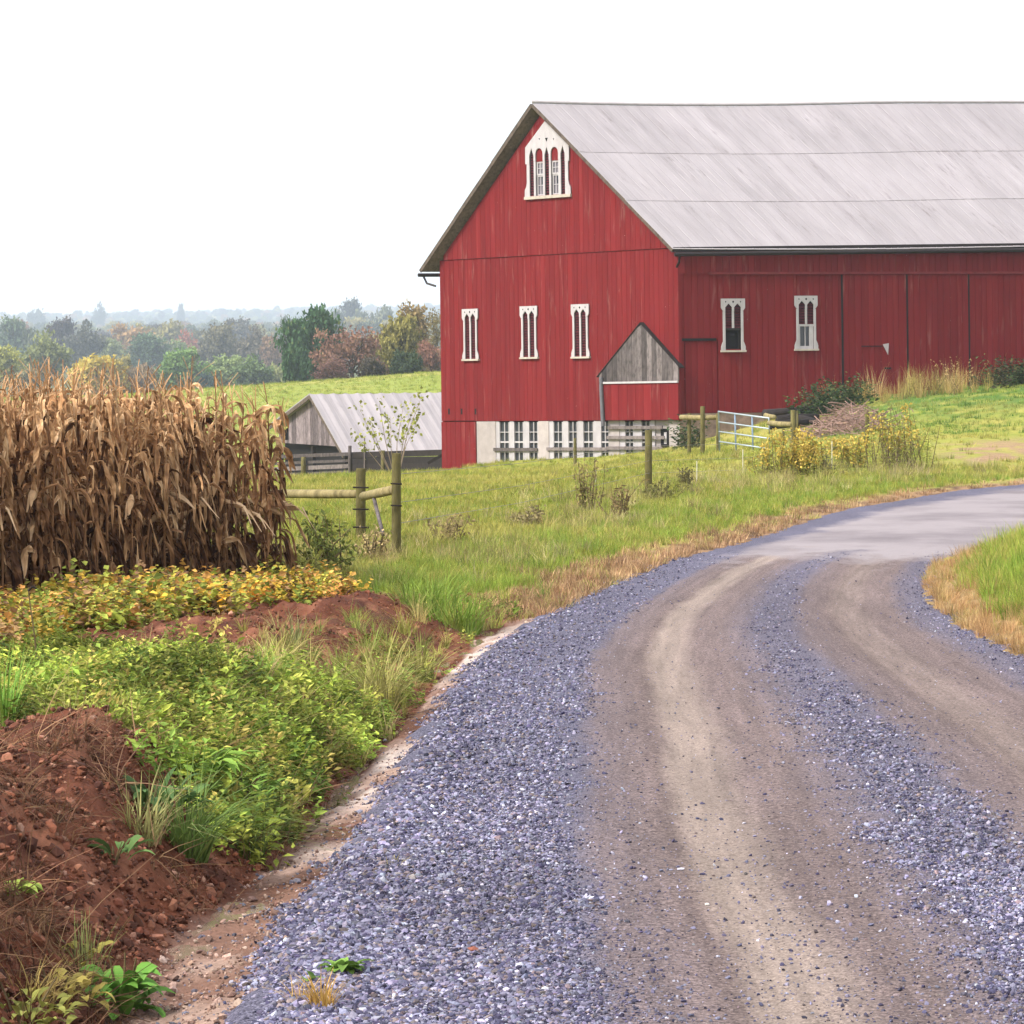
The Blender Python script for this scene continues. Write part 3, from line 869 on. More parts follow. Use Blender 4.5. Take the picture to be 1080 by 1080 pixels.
# ---- windows
def gothic(W, o, parent, open_below=None, worn=0.0, broken=False):
    """tall window: scalloped head with two lancets, mullion, side pieces, louvers; o = (u0,u1,z0,z1)"""
    u0, u1, z0, z1 = o; wd = u1 - u0; h = z1 - z0
    jw = wd * .16; hd = h * .155; m = (u0 + u1) / 2
    fr = MB()
    # head board with pointed notches
    zb = z1 - hd
    l0, l1 = u0 + jw * .95, m - wd * .045; r0, r1 = m + wd * .045, u1 - jw * .95
    pk = zb + hd * .42; dz = zb - hd * .42
    poly = [(u0 - .03, z1), (u0 - .03, dz + .1), (u0 + .05, dz - .02), (l0, dz - .05), (l0, zb - hd * .05), ((l0 + l1) / 2, pk), (l1, zb - hd * .05), (l1, dz - .05),
            (r0, dz - .05), (r0, zb - hd * .05), ((r0 + r1) / 2, pk), (r1, zb - hd * .05), (r1, dz - .05), (u1 - .05, dz - .02), (u1 + .03, dz + .1), (u1 + .03, z1)]
    W.plate(fr, poly, .035, .085, .6)
    # jambs that flare again at the foot
    for (a, b, s) in ((u0 + .05, l0, -1), (r1, u1 - .05, 1)):
        W.slab(fr, a, b, z0 + .05, dz - .04, .03, .078, .5)
        if s < 0: W.plate(fr, [(a - .09, z0 + .05), (a, z0 + .05), (a, z0 + .42), (a - .04, z0 + .34), (a - .09, z0 + .2)], .032, .075, .5)
        else: W.plate(fr, [(b + .09, z0 + .05), (b, z0 + .05), (b, z0 + .42), (b + .04, z0 + .34), (b + .09, z0 + .2)], .032, .075, .5)
    W.slab(fr, l1, r0, (z0 + .05) if open_below is None else open_below, dz - .04, .02, .07, .5)
    win = fr.build('window', WHITE, parent, C0)
    sl = MB(); W.slab(sl, u0 - .06, u1 + .06, z0 - .03, z0 + .05, .0, .12, .5)
    sl.build('sill', simple('worn_sill', (.38, .34, .30), .9, .25, 5) if 'worn_sill' not in bpy.data.materials else bpy.data.materials['worn_sill'], win, C0)
    zlo = z0 + .06 if open_below is None else open_below
    top = pk
    n = int((top - zlo) / .115)
    for (a, b) in ((l0, l1), (r0, r1)):
        lo = MB()
        for k in range(n):
            z = zlo + .115 * k
            if z > zb - hd * .1:
                f = 1 - (z - zb) / max(pk - zb, .01); f = min(max(f, .1), 1)
            else: f = 1
            c = (a + b) / 2; hwid = (b - a) / 2 * f
            P = [W.p(c - hwid, z, .028), W.p(c + hwid, z, .028), W.p(c + hwid, z + .085, -.045), W.p(c - hwid, z + .085, -.045)]
            lo.hexa(P + [p + UP * .014 for p in P])
        lo.build('louver', LOUVER, win, C0)
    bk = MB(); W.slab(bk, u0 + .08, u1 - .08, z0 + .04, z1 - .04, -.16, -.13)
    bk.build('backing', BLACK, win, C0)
    for k, uu in enumerate((u0 + wd * .17, m, u1 - wd * .17)):
        s = .035 if k != 1 else .05; zc = z1 - hd * .38; dt = MB()
        W.plate(dt, [(uu - s, zc), (uu, zc - s * 1.3), (uu + s, zc), (uu, zc + s)], .086, .090)
        dt.build('pierced_hole', BLACK, win, C0)
    if open_below is not None:
        sa = MB()
        W.slab(sa, l0, r1, open_below - .09, open_below, .0, .05, .6)
        if not broken:
            W.slab(sa, l0, l0 + .07, z0 + .05, open_below - .09, -.01, .035, .6)
            W.slab(sa, r1 - .20, r1 - .02, z0 + .05, open_below - .09, -.01, .035, .6)
            W.slab(sa, l0 + .07, r1 - .20, z0 + .05, z0 + .17, -.01, .035, .6)
            W.slab(sa, m - .06, m - .025, z0 + .17, open_below - .09, -.01, .02, .6)
            sa.build('sash', WHITE, win, C0)
            gl = MB(); W.slab(gl, l0 + .07, r1 - .20, z0 + .17, open_below - .09, -.05, -.04)
            gl.build('pane', GLASS, win, C0)
        else:
            W.slab(sa, l0 + .1, m + .1, z0 + .85 * (open_below - z0) * .8, z0 + .85 * (open_below - z0) * .8 + .05, -.1, -.07, .1)
            W.slab(sa, r1 - .10, r1 - .03, z0 + .06, open_below - .1, -.06, -.02, .1)
            sa.build('broken_sash', DARKWOOD, win, C0)
    return win

for o in gw: gothic(WG, o, barn)
gothic(WL, lw[0], barn, open_below=lg(772, 346)[1], broken=True)
gothic(WL, lw[1], barn, open_below=lg(850, 342)[1])

# attic window: house-shaped white surround, three louvers, two sash lights under red arches
u0, u1, z0, z1 = att
pk_u, pk_z = gb(576.5, 128)
fr = MB()
wd = u1 - u0
cols = [0, .07, .17, .23, .41, .455, .56, .605, .785, .83, .935, 1.0]      # edges across (from u0)
X = [u0 + wd * c for c in cols]
zl = gb(580, 163)[1]                # springing of the small lancets
za = gb(580, 155.5)[1]              # crown of the round arches
zb = z0 + .10
lan = [(X[1], X[2]), (X[5], X[6]), (X[9], X[10])]
lit = [(X[3], X[4]), (X[7], X[8])]
bot = zl - .25
P = [(u0 - .08, z1 + .04), (u0 - .08, bot - .1), (X[1], bot - .1)]
def lancet(a, b): return [(a, zl), ((a + b) / 2, zl + .34), (b, zl)]
def arch(a, b):
    c, r = (a + b) / 2, (b - a) / 2
    return [(c - r * math.cos(t), zl + .05 + (za - zl - .05) * math.sin(t)) for t in np.linspace(0, math.pi, 9)]
P += lancet(*lan[0]) + [(X[2], bot), (X[3], bot)] + arch(*lit[0]) + [(X[4], bot), (X[5], bot)] + lancet(*lan[1]) + [(X[6], bot), (X[7], bot)] + arch(*lit[1]) + [(X[8], bot), (X[9], bot)] + lancet(*lan[2]) + [(X[10], bot - .1)]
P += [(u1 + .08, bot - .1), (u1 + .08, z1 + .04), (pk_u, pk_z)]
WG.plate(fr, P, .07, .13, .6)
for a, b in ((u0 - .01, X[1]), (X[10], u1 + .01)): WG.slab(fr, a, b, zb, bot - .1, .065, .12, .5)
for a, b in ((X[2], X[3]), (X[4], X[5]), (X[6], X[7]), (X[8], X[9])): WG.slab(fr, a, b, zb, bot, .065, .12, .5)
for s, e in ((-1, u0 - .01), (1, u1 + .01)):
    WG.plate(fr, [(e, zb), (e + s * .14, zb), (e + s * .13, zb + .3), (e + s * .05, zb + .42), (e, zb + .62)], .067, .117, .5)
aw = fr.build('attic_window', WHITE, barn, C0)
aw['label'] = 'wide white attic window with pointed hood and two sash lights'
t = MB(); WG.slab(t, u0 - .16, u1 + .16, z0 - .03, zb, .03, .16, .4); t.build('sill', bpy.data.materials['worn_sill'], aw, C0)
for a, b in lan:
    k = 0; t = MB()
    while zb + .115 * k < zl + .28:
        z = zb + .115 * k; f = 1 if z < zl - .05 else max(.12, 1 - (z - zl + .05) / .36)
        c, hwid = (a + b) / 2, (b - a) / 2 * f
        Q = [WG.p(c - hwid, z, .065), WG.p(c + hwid, z, .065), WG.p(c + hwid, z + .08, .0), WG.p(c - hwid, z + .08, .0)]
        t.hexa(Q + [p + UP * .014 for p in Q]); k += 1
    t.build('louver', LOUVER, aw, C0)
t = MB(); WG.slab(t, u0 + .06, u1 - .06, z0 + .05, zl + .9, -.12, -.09); t.build('backing', BLACK, aw, C0)
zsash = gb(580, 169.5)[1]
for a, b in lit:
    t = MB(); WG.slab(t, a - .01, b + .01, zsash - .01, za + .05, .05, .064)
    t.build('arch_panel', RED, aw, C0)
hazy = simple('hazy_pane', (.17, .16, .19), .25, .3, 2)
for a, b in lit:
    t = MB(); g = MB(); cu = MB()
    mid = (zsash + zb) / 2 + .15
    for (q0, q1, nn) in ((mid, zsash, .045), (zb, mid + .02, .025)):
        WG.slab(t, a, a + .07, q0, q1, nn - .02, nn, .7); WG.slab(t, b - .07, b, q0, q1, nn - .02, nn, .7)
        WG.slab(t, a + .07, b - .07, q1 - .08, q1, nn - .02, nn, .7); WG.slab(t, a + .07, b - .07, q0, q0 + .07, nn - .02, nn, .7)
        c = (a + b) / 2
        WG.slab(t, c - .015, c + .015, q0 + .07, q1 - .08, nn - .018, nn - .002, .7)
        zc = (q0 + q1) / 2; WG.slab(t, a + .07, b - .07, zc - .015, zc + .015, nn - .016, nn - .004, .7)
        WG.slab(g, a + .07, b - .07, q0 + .07, q1 - .08, nn - .05, nn - .045)
    WG.slab(cu, a + .07, a + .07 + (b - a - .14) * .52, zb + .5, zsash - .1, -.022, -.019)
    t.build('sash', WHITE, aw, C0); g.build('pane', hazy, aw, C0); cu.build('pane', GLASS, aw, C0)
for px, s in ((571, .04), (578.5, .085), (586, .04)):
    u, z = gb(px, 146.5); t = MB(); WG.plate(t, [(u - s, z + s * .5), (u, z - s * 1.5), (u + s, z + s * .5)], .131, .136)
    t.build('pierced_hole', BLACK, aw, C0)

# ---- basement: whitewashed wall with small-paned windows
bz0 = -1.9
piers = [(501.8, 522.5), (567.5, 578.5), (641.5, 653), (705.5, 717.5)]
wins = [(526.5, 536), (541.8, 551), (557.5, 566.3), (583.5, 592.3), (599, 607.8), (614.8, 624.8), (633.5, 641.2), (659, 667.3), (676.3, 684.8)]
ztop = red_z - .02
mb = MB()
WG.slab(mb, gb(717, 450)[0] + .02, u_door - .07, bz0, ztop - 2.12, -.30, -.02)
mb.build('stone_footing', RUBBLE, barn, C0)
zw0 = ztop - 2.12
for a, b in piers:
    ua, ub = gb(b, 460)[0], gb(a, 460)[0]
    mb = MB(); WG.slab(mb, max(ua, .02), min(ub, u_door - .07), zw0, ztop, -.25, -.012)
    mb.build('basement_wall', WHITEWASH, barn, C0)
for a, b in wins:
    ua, ub = gb(b, 460)[0], gb(a, 460)[0]
    t = MB(); zt = ztop - .04; zb_ = ztop - 1.80
    WG.slab(t, ua - .05, ua, zb_ - .05, zt, -.12, -.03); WG.slab(t, ub, ub + .05, zb_ - .05, zt, -.12, -.03)
    WG.slab(t, ua, ub, zb_ - .05, zb_, -.12, -.03)
    c = (ua + ub) / 2
    WG.slab(t, c - .018, c + .018, zb_, zt, -.11, -.06)
    for k in range(1, 4):
        z = zb_ + (zt - zb_) * k / 4; hh = .035 if k == 2 else .016
        WG.slab(t, ua, ub, z - hh, z + hh, -.112, -.055)
    win = t.build('basement_window', WHITE, barn, C0)
    t = MB(); WG.slab(t, ua, ub, zb_, zt, -.16, -.135); t.build('pane', GLASS, win, C0)
# white boards between the windows
groups = [(522.5, 567.5, wins[0:3]), (578.5, 641.5, wins[3:7]), (653, 690, wins[7:9])]
for (a, b, ws) in groups:
    t = MB()
    e = [a] + [v for w_ in ws for v in w_] + [b]
    for i in range(0, len(e), 2):
        ua, ub = gb(e[i + 1], 460)[0], gb(e[i], 460)[0]
        if ub - ua > .12: WG.slab(t, ua + .052 if i < len(e) - 2 else ua, ub - .052 if i > 0 else ub, zw0, ztop, -.10, -.04)
    ua, ub = gb(b, 460)[0], gb(a, 460)[0]
    WG.slab(t, ua + .02, ub - .02, zw0 + .0, zw0 + .26, -.20, -.125)
    t.build('window_board', WHITE, barn, C0)
# small shuttered opening by the near corner
ua, ub = gb(705, 460)[0], gb(690, 460)[0]
t = MB(); WG.slab(t, ua, ub, zw0, ztop, -.2, -.10, .1); t.build('corner_panel', WHITEWASH, barn, C0)
t = MB(); a_, b_ = gb(704, 460)[0], gb(695.5, 460)[0]
WG.slab(t, a_, b_, ztop - 1.55, ztop - .35, -.099, -.08); o_ = t.build('dark_opening', BLACK, barn, C0)
t = MB(); WG.slab(t, a_ + .12, b_ - .2, ztop - 1.0, ztop - .5, -.079, -.07); t.build('pale_board', WHITE, o_, C0)
# weathered rails nailed across
for (a, b, y) in ((521, 567, 474), (577, 643, 473.5), (641, 700, 451), (641, 702, 461.5), (641, 700, 472.5)):
    ua, za = gb(b, y); ub, zb2 = gb(a, y)
    t = MB(); WG.slab(t, ua, ub, zb2 - .07, zb2 + .07, .0 if b < 650 else .05, .05 if b < 650 else .1)
    t.build('guard_rail', FENCEWOOD, barn, C0)
# foundation under the long wall
t = MB()
WL.slab(t, 0.0, LWL, -1.2, lz0 - .01, -.4, -.03)
t.build('side_foundation', RUBBLE, barn, C0)

# ---- boarded hood built out at the corner of the gable
HN = .20
OH = C0 + NG * HN
def gh(px, py): return hit(px, py, OH, A1)
hu0, hu1 = gh(715.5, 420)[0], gh(637, 420)[0]
hz_t = gh(676, 402)[1]; hz_b = gh(676, 443)[1]
ha_u, ha_z = gh(675.5, 341); hl_u, hl_z = gh(630, 398); hr_u, hr_z = gh(717.5, 388)
WH = Wall(OH, A1, NG)
t = MB()
boards(t, WH, hu0, hu1, lambda u: hz_b, lambda u: hz_t - .1, [], bw=.5, n0=-.04)
t.box(WH.p(hu1, hz_b, -.02), -A1 * .04, -NG * (HN - .05), UP * (hz_t - hz_b)); t.box(WH.p(hu0, hz_b, -.02), A1 * .04, -NG * (HN - .05), UP * (hz_t - hz_b))
hood = t.build('hood', RED, barn, C0)
t = MB()
def htop(u):
    if u < ha_u: return hr_z + (ha_z - hr_z) * (u - hr_u) / (ha_u - hr_u)
    return hl_z + (ha_z - hl_z) * (hl_u - u) / (hl_u - ha_u)
boards(t, WH, hr_u + .1, hl_u - .1, lambda u: hz_t, htop, [], bw=.30, n0=-.04, n1=.01)
t.build('hood_gable', SILVER, hood, C0)
t = MB(); WH.slab(t, hu0, hu1, hz_t - .09, hz_t - .005, -.02, .06, .6); t.build('trim_board', WHITE, hood, C0)
t = MB()
for (ue, ze) in ((hr_u, hr_z), (hl_u, hl_z)):
    a = WH.p(ue, ze, .05); b = WH.p(ha_u, ha_z, .05); k = UP * .045
    bb = -NG * (HN + .10)
    t.hexa([a, b, b + bb, a + bb] + [a + k, b + k, b + k + bb, a + k + bb])
t.build('hood_roof', DARKWOOD, hood, C0)
t = MB(); u, z = gh(635, 398); t.tube([WH.p(u, z, .05), WH.p(u, z - .5, .06), WH.p(gh(637, 443)[0], hz_b - .25, .06)], .09, 8)
t.build('downpipe', GREYPIPE, hood, C0)
# ================================================================== THE LOW SHED
YS = 186.0
sa = G(333, 416.5, YS)                               # near end of the ridge
sr = G(366, 476, YS - 3.2); sl = G(293, 448, YS + 5.0)
shed = empty('shed', (sa[0], sa[1], sr[2] - 1.5), 'low grey board shed with pale tin roof beside the red barn', 'shed')
SO = np.array(shed.location)
rd = np.array((math.cos(.18), math.sin(.18), 0.0))      # ridge direction
gdir = np.array((sl[0] - sr[0], sl[1] - sr[1], 0.0)); gL = np.linalg.norm(gdir); gdir /= gL
NS = np.array((-gdir[1], gdir[0], 0)); NS = NS if NS[1] < 0 else -NS
# the gable plane runs through the eave ends
def sh(px, py): return hit(px, py, np.array((sr[0], sr[1], 0)), gdir)
au, az = sh(333, 417.5)
lu, lz = gL, sl[2]; ru, rz_ = 0.0, sr[2]
WS = Wall((sr[0], sr[1], 0), gdir, NS)
def stop(u): return rz_ + (az - rz_) * u / au if u < au else lz + (az - lz) * (lu - u) / (lu - au)
zb_s = sh(340, 471)[1]
t = MB()
wo = sh(304, 440), sh(297.5, 464)
boards(t, WS, .35, lu - .15, lambda u: zb_s + .02 * u, lambda u: stop(u) - .06, [(wo[0][0], wo[1][0], wo[1][1], wo[0][1])], bw=.34)
t.build('gable_wall', SHEDWOOD, shed, SO)
t = MB(); WS.plate(t, [(.4, zb_s - 3), (lu - .02, zb_s - 3), (lu - .02, stop(lu) - .3), (au, az - .4), (.6, stop(.6) - .4)], -.45, -.40); t.build('underside_shade', BLACK, shed, SO)  # black sheet stands for the shade in the shed's open underside
for u in (.4, lu * .5, lu - .2):
    t = MB(); WS.slab(t, u - .1, u + .1, zb_s - 3, zb_s, -.2, 0)
    t.build('post', DARKWOOD, shed, SO)
RL = 19.0
def shed_slope(ue, ze, over):
    V = []; Q = []; RU = []; RV = []; R = []
    ts = np.arange(-.35, RL, .22)
    p_e = WS.p(ue, ze); p_r = WS.p(au, az)
    sv = (p_r - p_e); ln = np.linalg.norm(sv); sv /= ln
    nS = 8
    for j in range(nS):
        s = -over + (ln + over) * j / (nS - 1)
        for i, tt in enumerate(ts):
            k = .05 if i % 3 == 0 else .0
            V.append(p_e + sv * s + rd * tt + UP * (.08 + k + (random.random() - .5) * .02)); RU.append(tt); RV.append(s); R.append(_hash(np.array([i // 3]), np.array([int(ue * 7)]), 3)[0])
    m = len(ts)
    for j in range(nS - 1):
        for i in range(m - 1): Q.append((j * m + i, j * m + i + 1, (j + 1) * m + i + 1, (j + 1) * m + i))
    n0 = len(V)
    V2 = [v - UP * .10 for v in V]; V += V2; RU *= 2; RV *= 2; R *= 2
    Q += [(a + n0, d + n0, c + n0, b + n0) for a, b, c, d in Q]
    for i in range(m - 1): Q += [(i, n0 + i, n0 + i + 1, i + 1)]
    for j in range(nS - 1): Q += [(j * m, (j + 1) * m, n0 + (j + 1) * m, n0 + j * m)]
    me = mesh_np('roof', np.array(V) - SO, quads=Q, cols={'ru': np.array(RU), 'rv': np.array(RV)}, rnd=np.array(R))
    link('roof', me, ROOF, shed)
shed_slope(ru, rz_, .3); shed_slope(lu, lz, .35)
for (ue, ze) in ((ru, rz_), (lu, lz)):
    t = MB()
    p_e = WS.p(ue, ze); p_r = WS.p(au, az); sv = p_r - p_e
    t.box(p_e - sv * .06 - rd * .36 - UP * .16, sv * 1.06, rd * .05, UP * .22)
    t.build('rake_board', RAKEWOOD, shed, SO)
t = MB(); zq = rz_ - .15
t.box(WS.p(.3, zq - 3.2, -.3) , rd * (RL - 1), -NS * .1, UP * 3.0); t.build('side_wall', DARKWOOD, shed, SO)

# ================================================================== FENCES
def post(mb, px, y_top, y_base, Y, w_px, lean=(0, 0), sink=.3, n=10):
    b = G(px, y_base, Y); tp = G(px, y_top, Y)
    r = w_px * Y / F / 2
    tp = tp + np.array((lean[0], lean[1], 0))
    zz = [b[2] - sink, b[2], (b[2] + tp[2]) / 2, tp[2] - .012, tp[2]]
    P = [np.array((b[0] + (tp[0] - b[0]) * f, b[1] + (tp[1] - b[1]) * f, z)) for z, f in zip(zz, (-.1, 0, .5, .99, 1))]
    mb.tube(P, [r * 1.05, r * 1.03, r * .98, r * .96, r * .86], n)
    return b, tp
bA = G(381, 578, 48)
cf = empty('corner_fence', (bA[0], bA[1], Hs(bA[0], bA[1])), 'rounded timber corner brace fence with rails beside the dry corn', 'fence')
CF = np.array(cf.location)
for a in ((380.5, 494, 580, 48, 11), (418, 478, 600, 42.5, 10.5)):
    t = MB(); post(t, *a); t.build('post', POSTWOOD, cf, CF, smooth=True)
t = MB(); t.tube([G(284, 520.5, 50.5), G(340, 521, 49.2), G(378, 521, 48.1)], [.062, .066, .060], 9); t.build('rail', RAILWOOD, cf, CF, smooth=True)
t = MB(); t.tube([G(383, 523.5, 47.7), G(400, 520, 45), G(416, 516.5, 42.8)], [.062, .064, .060], 9); t.build('rail', RAILWOOD, cf, CF, smooth=True)
t = MB(); t.tube([G(394.5, 526, 45.6), G(404, 564, 44.5)], .026, 7); t.build('brace', SILVER, cf, CF, smooth=True)
for a_, b_, r_ in [(G(372, y, 47.8), G(389, y + .3, 47.8), .012) for y in (514, 537, 556)] + [(G(412, y, 42.4), G(424, y + .5, 42.4), .01) for y in (510, 533)]:
    t = MB(); t.tube([a_, b_], r_, 5); t.build('wire_tie', DARKWOOD, cf, CF)

bB = G(684, 526, 70)
wf = empty('wire_fence', (bB[0], bB[1], Hs(bB[0], bB[1])), 'sagging wire fence with thin rods and one green post along the verge', 'fence')
WF = np.array(wf.location)
t = MB(); post(t, 684, 453.5, 527, 70, 8.0); t.build('post', POSTWOOD, wf, WF, smooth=True)
rods = [(628.5, 496, 522, 78), (735, 486, 520, 79), (783.5, 474, 506, 88), (877.5, 465, 502, 92)]
for (px, y0, y1, Y) in rods:
    a, b = G(px, y1 + 4, Y), G(px, y0, Y); a[2] = min(a[2], Hs(a[0], a[1]) - .1)
    t = MB(); t.tube([a, b], .012 if px < 900 else .045, 5); t.build('rod', RODS, wf, WF)
for (ya, yb, yc) in ((500, 470, 455), (530, 486, 468), (552, 499, 480)):
    pts = [G(420, ya, 42.6), G(550, (ya * .55 + yb * .45) + 2, 57), G(684, yb, 69.8), G(784, (yb + yc) / 2 + 6, 88), G(913, yc, 97)]
    t = MB(); t.tube(pts, .0035, 4, cap=False); t.build('wire', WIRE, wf, WF)

bp_ = G(606, 484, 128)
pp = empty('fence_post', (bp_[0], bp_[1], Hs(bp_[0], bp_[1])), 'short green wooden post standing before the whitewashed barn basement', 'post')
t = MB(); post(t, 606.5, 462, 488, 126, 3.6); t.build('shaft', POSTWOOD, pp, np.array(pp.location), smooth=True)

# post and rail stretch on either side of the metal gate
bG = G(741, 470, 116)
gf = empty('gate_fence', (bG[0], bG[1], Hs(bG[0], bG[1])), 'post and log rail fence either side of the metal gate', 'fence')
GF = np.array(gf.location)
for a in ((741, 428.5, 474, 116, 5.0), (757, 436, 478, 115.5, 3.4), (727, 436, 474, 117, 4.2), (836.5, 432.5, 480, 110, 5.6), (841, 433, 478, 111.5, 2.2), (826, 452, 482, 110.5, 3.0)):
    t = MB(); post(t, *a); t.build('post', POSTWOOD, gf, GF, smooth=True)
for (p0, p1) in ((G(718, 440, 117), G(757, 440, 115.6)), (G(811, 446, 111.6), G(836, 447.5, 110)), (G(807, 438, 113.4), G(817, 440, 113))):
    t = MB(); t.tube([p0, (p0 + p1) / 2 + UP * -.02, p1], [.085, .09, .08], 8); t.build('rail', RAILWOOD, gf, GF, smooth=True)
bH = G(914, 462, 103)
ef = empty('fence_end', (bH[0], bH[1], Hs(bH[0], bH[1])), 'grey post with a short log rail behind the goldenrod', 'fence')
EF = np.array(ef.location)
t = MB(); post(t, 914.5, 436, 470, 103, 4.2); t.build('post', POSTWOOD, ef, EF, smooth=True)
t = MB(); post(t, 939, 450, 470, 104, 3.2); t.build('post', POSTWOOD, ef, EF, smooth=True)
t = MB(); t.tube([G(915, 453, 103), G(937, 450.5, 104)], .08, 8); t.build('rail', RAILWOOD, ef, EF, smooth=True)

# the tubular gate, hanging a little low at its free end
Lt, Lb, Rt, Rb = G(757.8, 434, 115.3), G(759, 478, 115.3), G(811, 441, 112.0), G(812, 486, 112.0)
gz = (Lb + Rb) / 2
gate = empty('field_gate', (gz[0], gz[1], Hs(gz[0], gz[1])), 'pale galvanized tubular field gate hanging slightly askew near the barn', 'gate')
GG = np.array(gate.location)
t = MB(); t.tube([Lb, Lt, Rt, Rb, Lb], .030, 8); t.build('frame', GATEMETAL, gate, GG, smooth=True)
for k in range(1, 5):
    f = (0, .25, .48, .72, .99)[k]
    if k == 4: continue
    t = MB(); t.tube([Lt + (Lb - Lt) * f, Rt + (Rb - Rt) * f], .025, 8); t.build('bar', GATEMETAL, gate, GG, smooth=True)
for f in (.32, .66):
    t = MB(); a = Lt + (Rt - Lt) * f; b = Lb + (Rb - Lb) * f; o = np.array((0.02, -.03, 0)); t.tube([a + o, b + o], .028, 8); t.build('upright', simple('blue_grey_gate_upright', (.16, .23, .33), .5, .1, 5, metal=.2) if 'blue_grey_gate_upright' not in bpy.data.materials else bpy.data.materials['blue_grey_gate_upright'], gate, GG, smooth=True)

# cattle-yard board fences before the shed
def board_fence(lab, px0, px1, Y0, Y1, yt0, yb0, yt1, yb1, nb, posts, mat_, gap=.45, tilt=0):
    a = G(px0, yb0, Y0); b = G(px1, yb1, Y1)
    e = empty('board_fence', ((a[0] + b[0]) / 2, (a[1] + b[1]) / 2, Hs((a[0] + b[0]) / 2, (a[1] + b[1]) / 2)), lab, 'fence')
    E = np.array(e.location)
    at, bt = G(px0, yt0, Y0), G(px1, yt1, Y1)
    for k in range(nb):
        f0 = k / nb; f1 = (k + 1 - gap) / nb
        p0, p1 = at + (a - at) * f0, bt + (b - bt) * f0
        q0, q1 = at + (a - at) * f1, bt + (b - bt) * f1
        j = np.array((0, 0, random.uniform(-.04, .04)))
        n_ = np.array((0, -.05, 0))
        t = MB(); t.hexa([q0, q1, q1 - n_, q0 - n_, p0 + j, p1 + j, p1 + j - n_, p0 + j - n_]); t.build('board', mat_, e, E)
    for (px, y0, y1, wpx) in posts:
        f = (px - px0) / (px1 - px0)
        t = MB(); post(t, px, y0, y1, Y0 + (Y1 - Y0) * f - .25, wpx); t.build('post', FENCEWOOD if wpx < 5 else POSTWOOD, e, E, smooth=True)
    return e
board_fence('pale grey four board yard fence before the shed', 288, 370, 172, 168, 480, 507, 477, 503, 4, [(320, 482, 508, 5.5), (369, 470, 507, 4)], FENCEWOOD)
board_fence('dark sagging board fence between the shed and the red barn', 369, 474, 168, 158, 477, 505, 474, 503, 4, [(404, 475, 505, 5), (384.5, 462, 506, 1.6)], DARKWOOD, gap=.12)
for (lab, p0, p1, wd_) in (('grey leaning plank propped against the barn corner', (476, 474, 156), (487, 500, 154.5), .16), ('dark plank slumped low across the yard fence', (452, 490, 157), (480, 474, 156.5), .14)):
    a, b = G(*p0), G(*p1)
    lo_ = a if a[2] < b[2] else b
    e = empty('plank', (lo_[0], lo_[1], lo_[2]), lab, 'plank', 'old planks by the barn corner')
    t = MB(); d_ = (b - a); t.box(a, d_, np.array((0, .06, .0)), np.cross(d_ / np.linalg.norm(d_), (0, 1, 0)) * wd_); t.build('board', FENCEWOOD if wd_ > .15 else DARKWOOD, e, np.array(e.location))

# foundation shade modelled as timbers and a heap of dead brush below the long wall
def shade_bars(lab, items, name='foundation_shade'):
    c = np.mean([G(*i[0]) for i in items], 0)
    e = empty(name, (c[0], c[1], Hs(c[0], c[1])), lab, 'shade'); E = np.array(e.location)
    for (p, q, r) in items:
        t = MB(); t.tube([G(*p), (G(*p) + G(*q)) / 2 + UP * random.uniform(-.05, .08), G(*q)], r, 7); t.build('log', DARKWOOD, e, E, smooth=True)
shade_bars('dark bars standing for the shaded foundation under the long red wall', [((806, 437, 136), (857, 433, 137), .20), ((820, 443, 133), (862, 441, 134), .18), ((813, 449, 130), (852, 446, 131), .16), ((832, 440, 135), (866, 447, 130), .14)])  # near-black rods put where the foundation lies in shadow
bb = G(893, 455, 125)
t = MB()
for k in range(520):
    px = random.gauss(893, 24); Y = random.uniform(119, 131)
    p = G(px, 450, Y); p[2] = Hs(p[0], p[1]) + random.random() ** 1.6 * .8 * math.exp(-((px - 893) / 30) ** 2)
    a = random.uniform(0, 6.28); el = random.gauss(0, .35); L = random.uniform(.4, 1.3)
    d_ = np.array((math.cos(a) * math.cos(el), math.sin(a) * math.cos(el), math.sin(el))) * L
    t.tube([p - d_ / 2, p + UP * random.uniform(-.1, .15), p + d_ / 2], [.022, .016, .008], 3, cap=False)
o = t.build('brush_pile', simple('dead_twigs', (.21, .135, .115), .9, .5, 3), None, (bb[0], bb[1], Hs(bb[0], bb[1])), loc=(bb[0], bb[1], Hs(bb[0], bb[1])))
tag(o, 'heap of pinkish brown dead brush below the sliding doors', 'brush pile')

# ================================================================== LEAVES AND BLADES
def leaf_cloud(C, D, Nn, L, Wd, rnd, fold=.12):
    """rhombic leaves at C pointing along D with face normal Nn"""
    C = np.asarray(C, float); n = len(C)
    D = D / (np.linalg.norm(D, axis=1, keepdims=True) + 1e-9)
    Sd = np.cross(D, Nn); Sd /= np.linalg.norm(Sd, axis=1, keepdims=True) + 1e-9
    Nn = np.cross(Sd, D)
    L = np.broadcast_to(np.asarray(L, float), (n,))[:, None]; Wd = np.broadcast_to(np.asarray(Wd, float), (n,))[:, None]
    a = C; b = C + D * L * .45 + Sd * Wd * .5 + Nn * L * fold; c = C + D * L; d = C + D * L * .45 - Sd * Wd * .5 + Nn * L * fold
    V = np.stack([a, b, c, d], 1).reshape(-1, 3)
    i = np.arange(n)[:, None] * 4
    T = np.concatenate([i + [0, 1, 2], i + [0, 2, 3]], 1).reshape(-1, 3)
    return V, T, np.repeat(rnd, 4)

def rdir(n, g=rng):
    v = g.normal(size=(n, 3)); return v / np.linalg.norm(v, axis=1, keepdims=True)

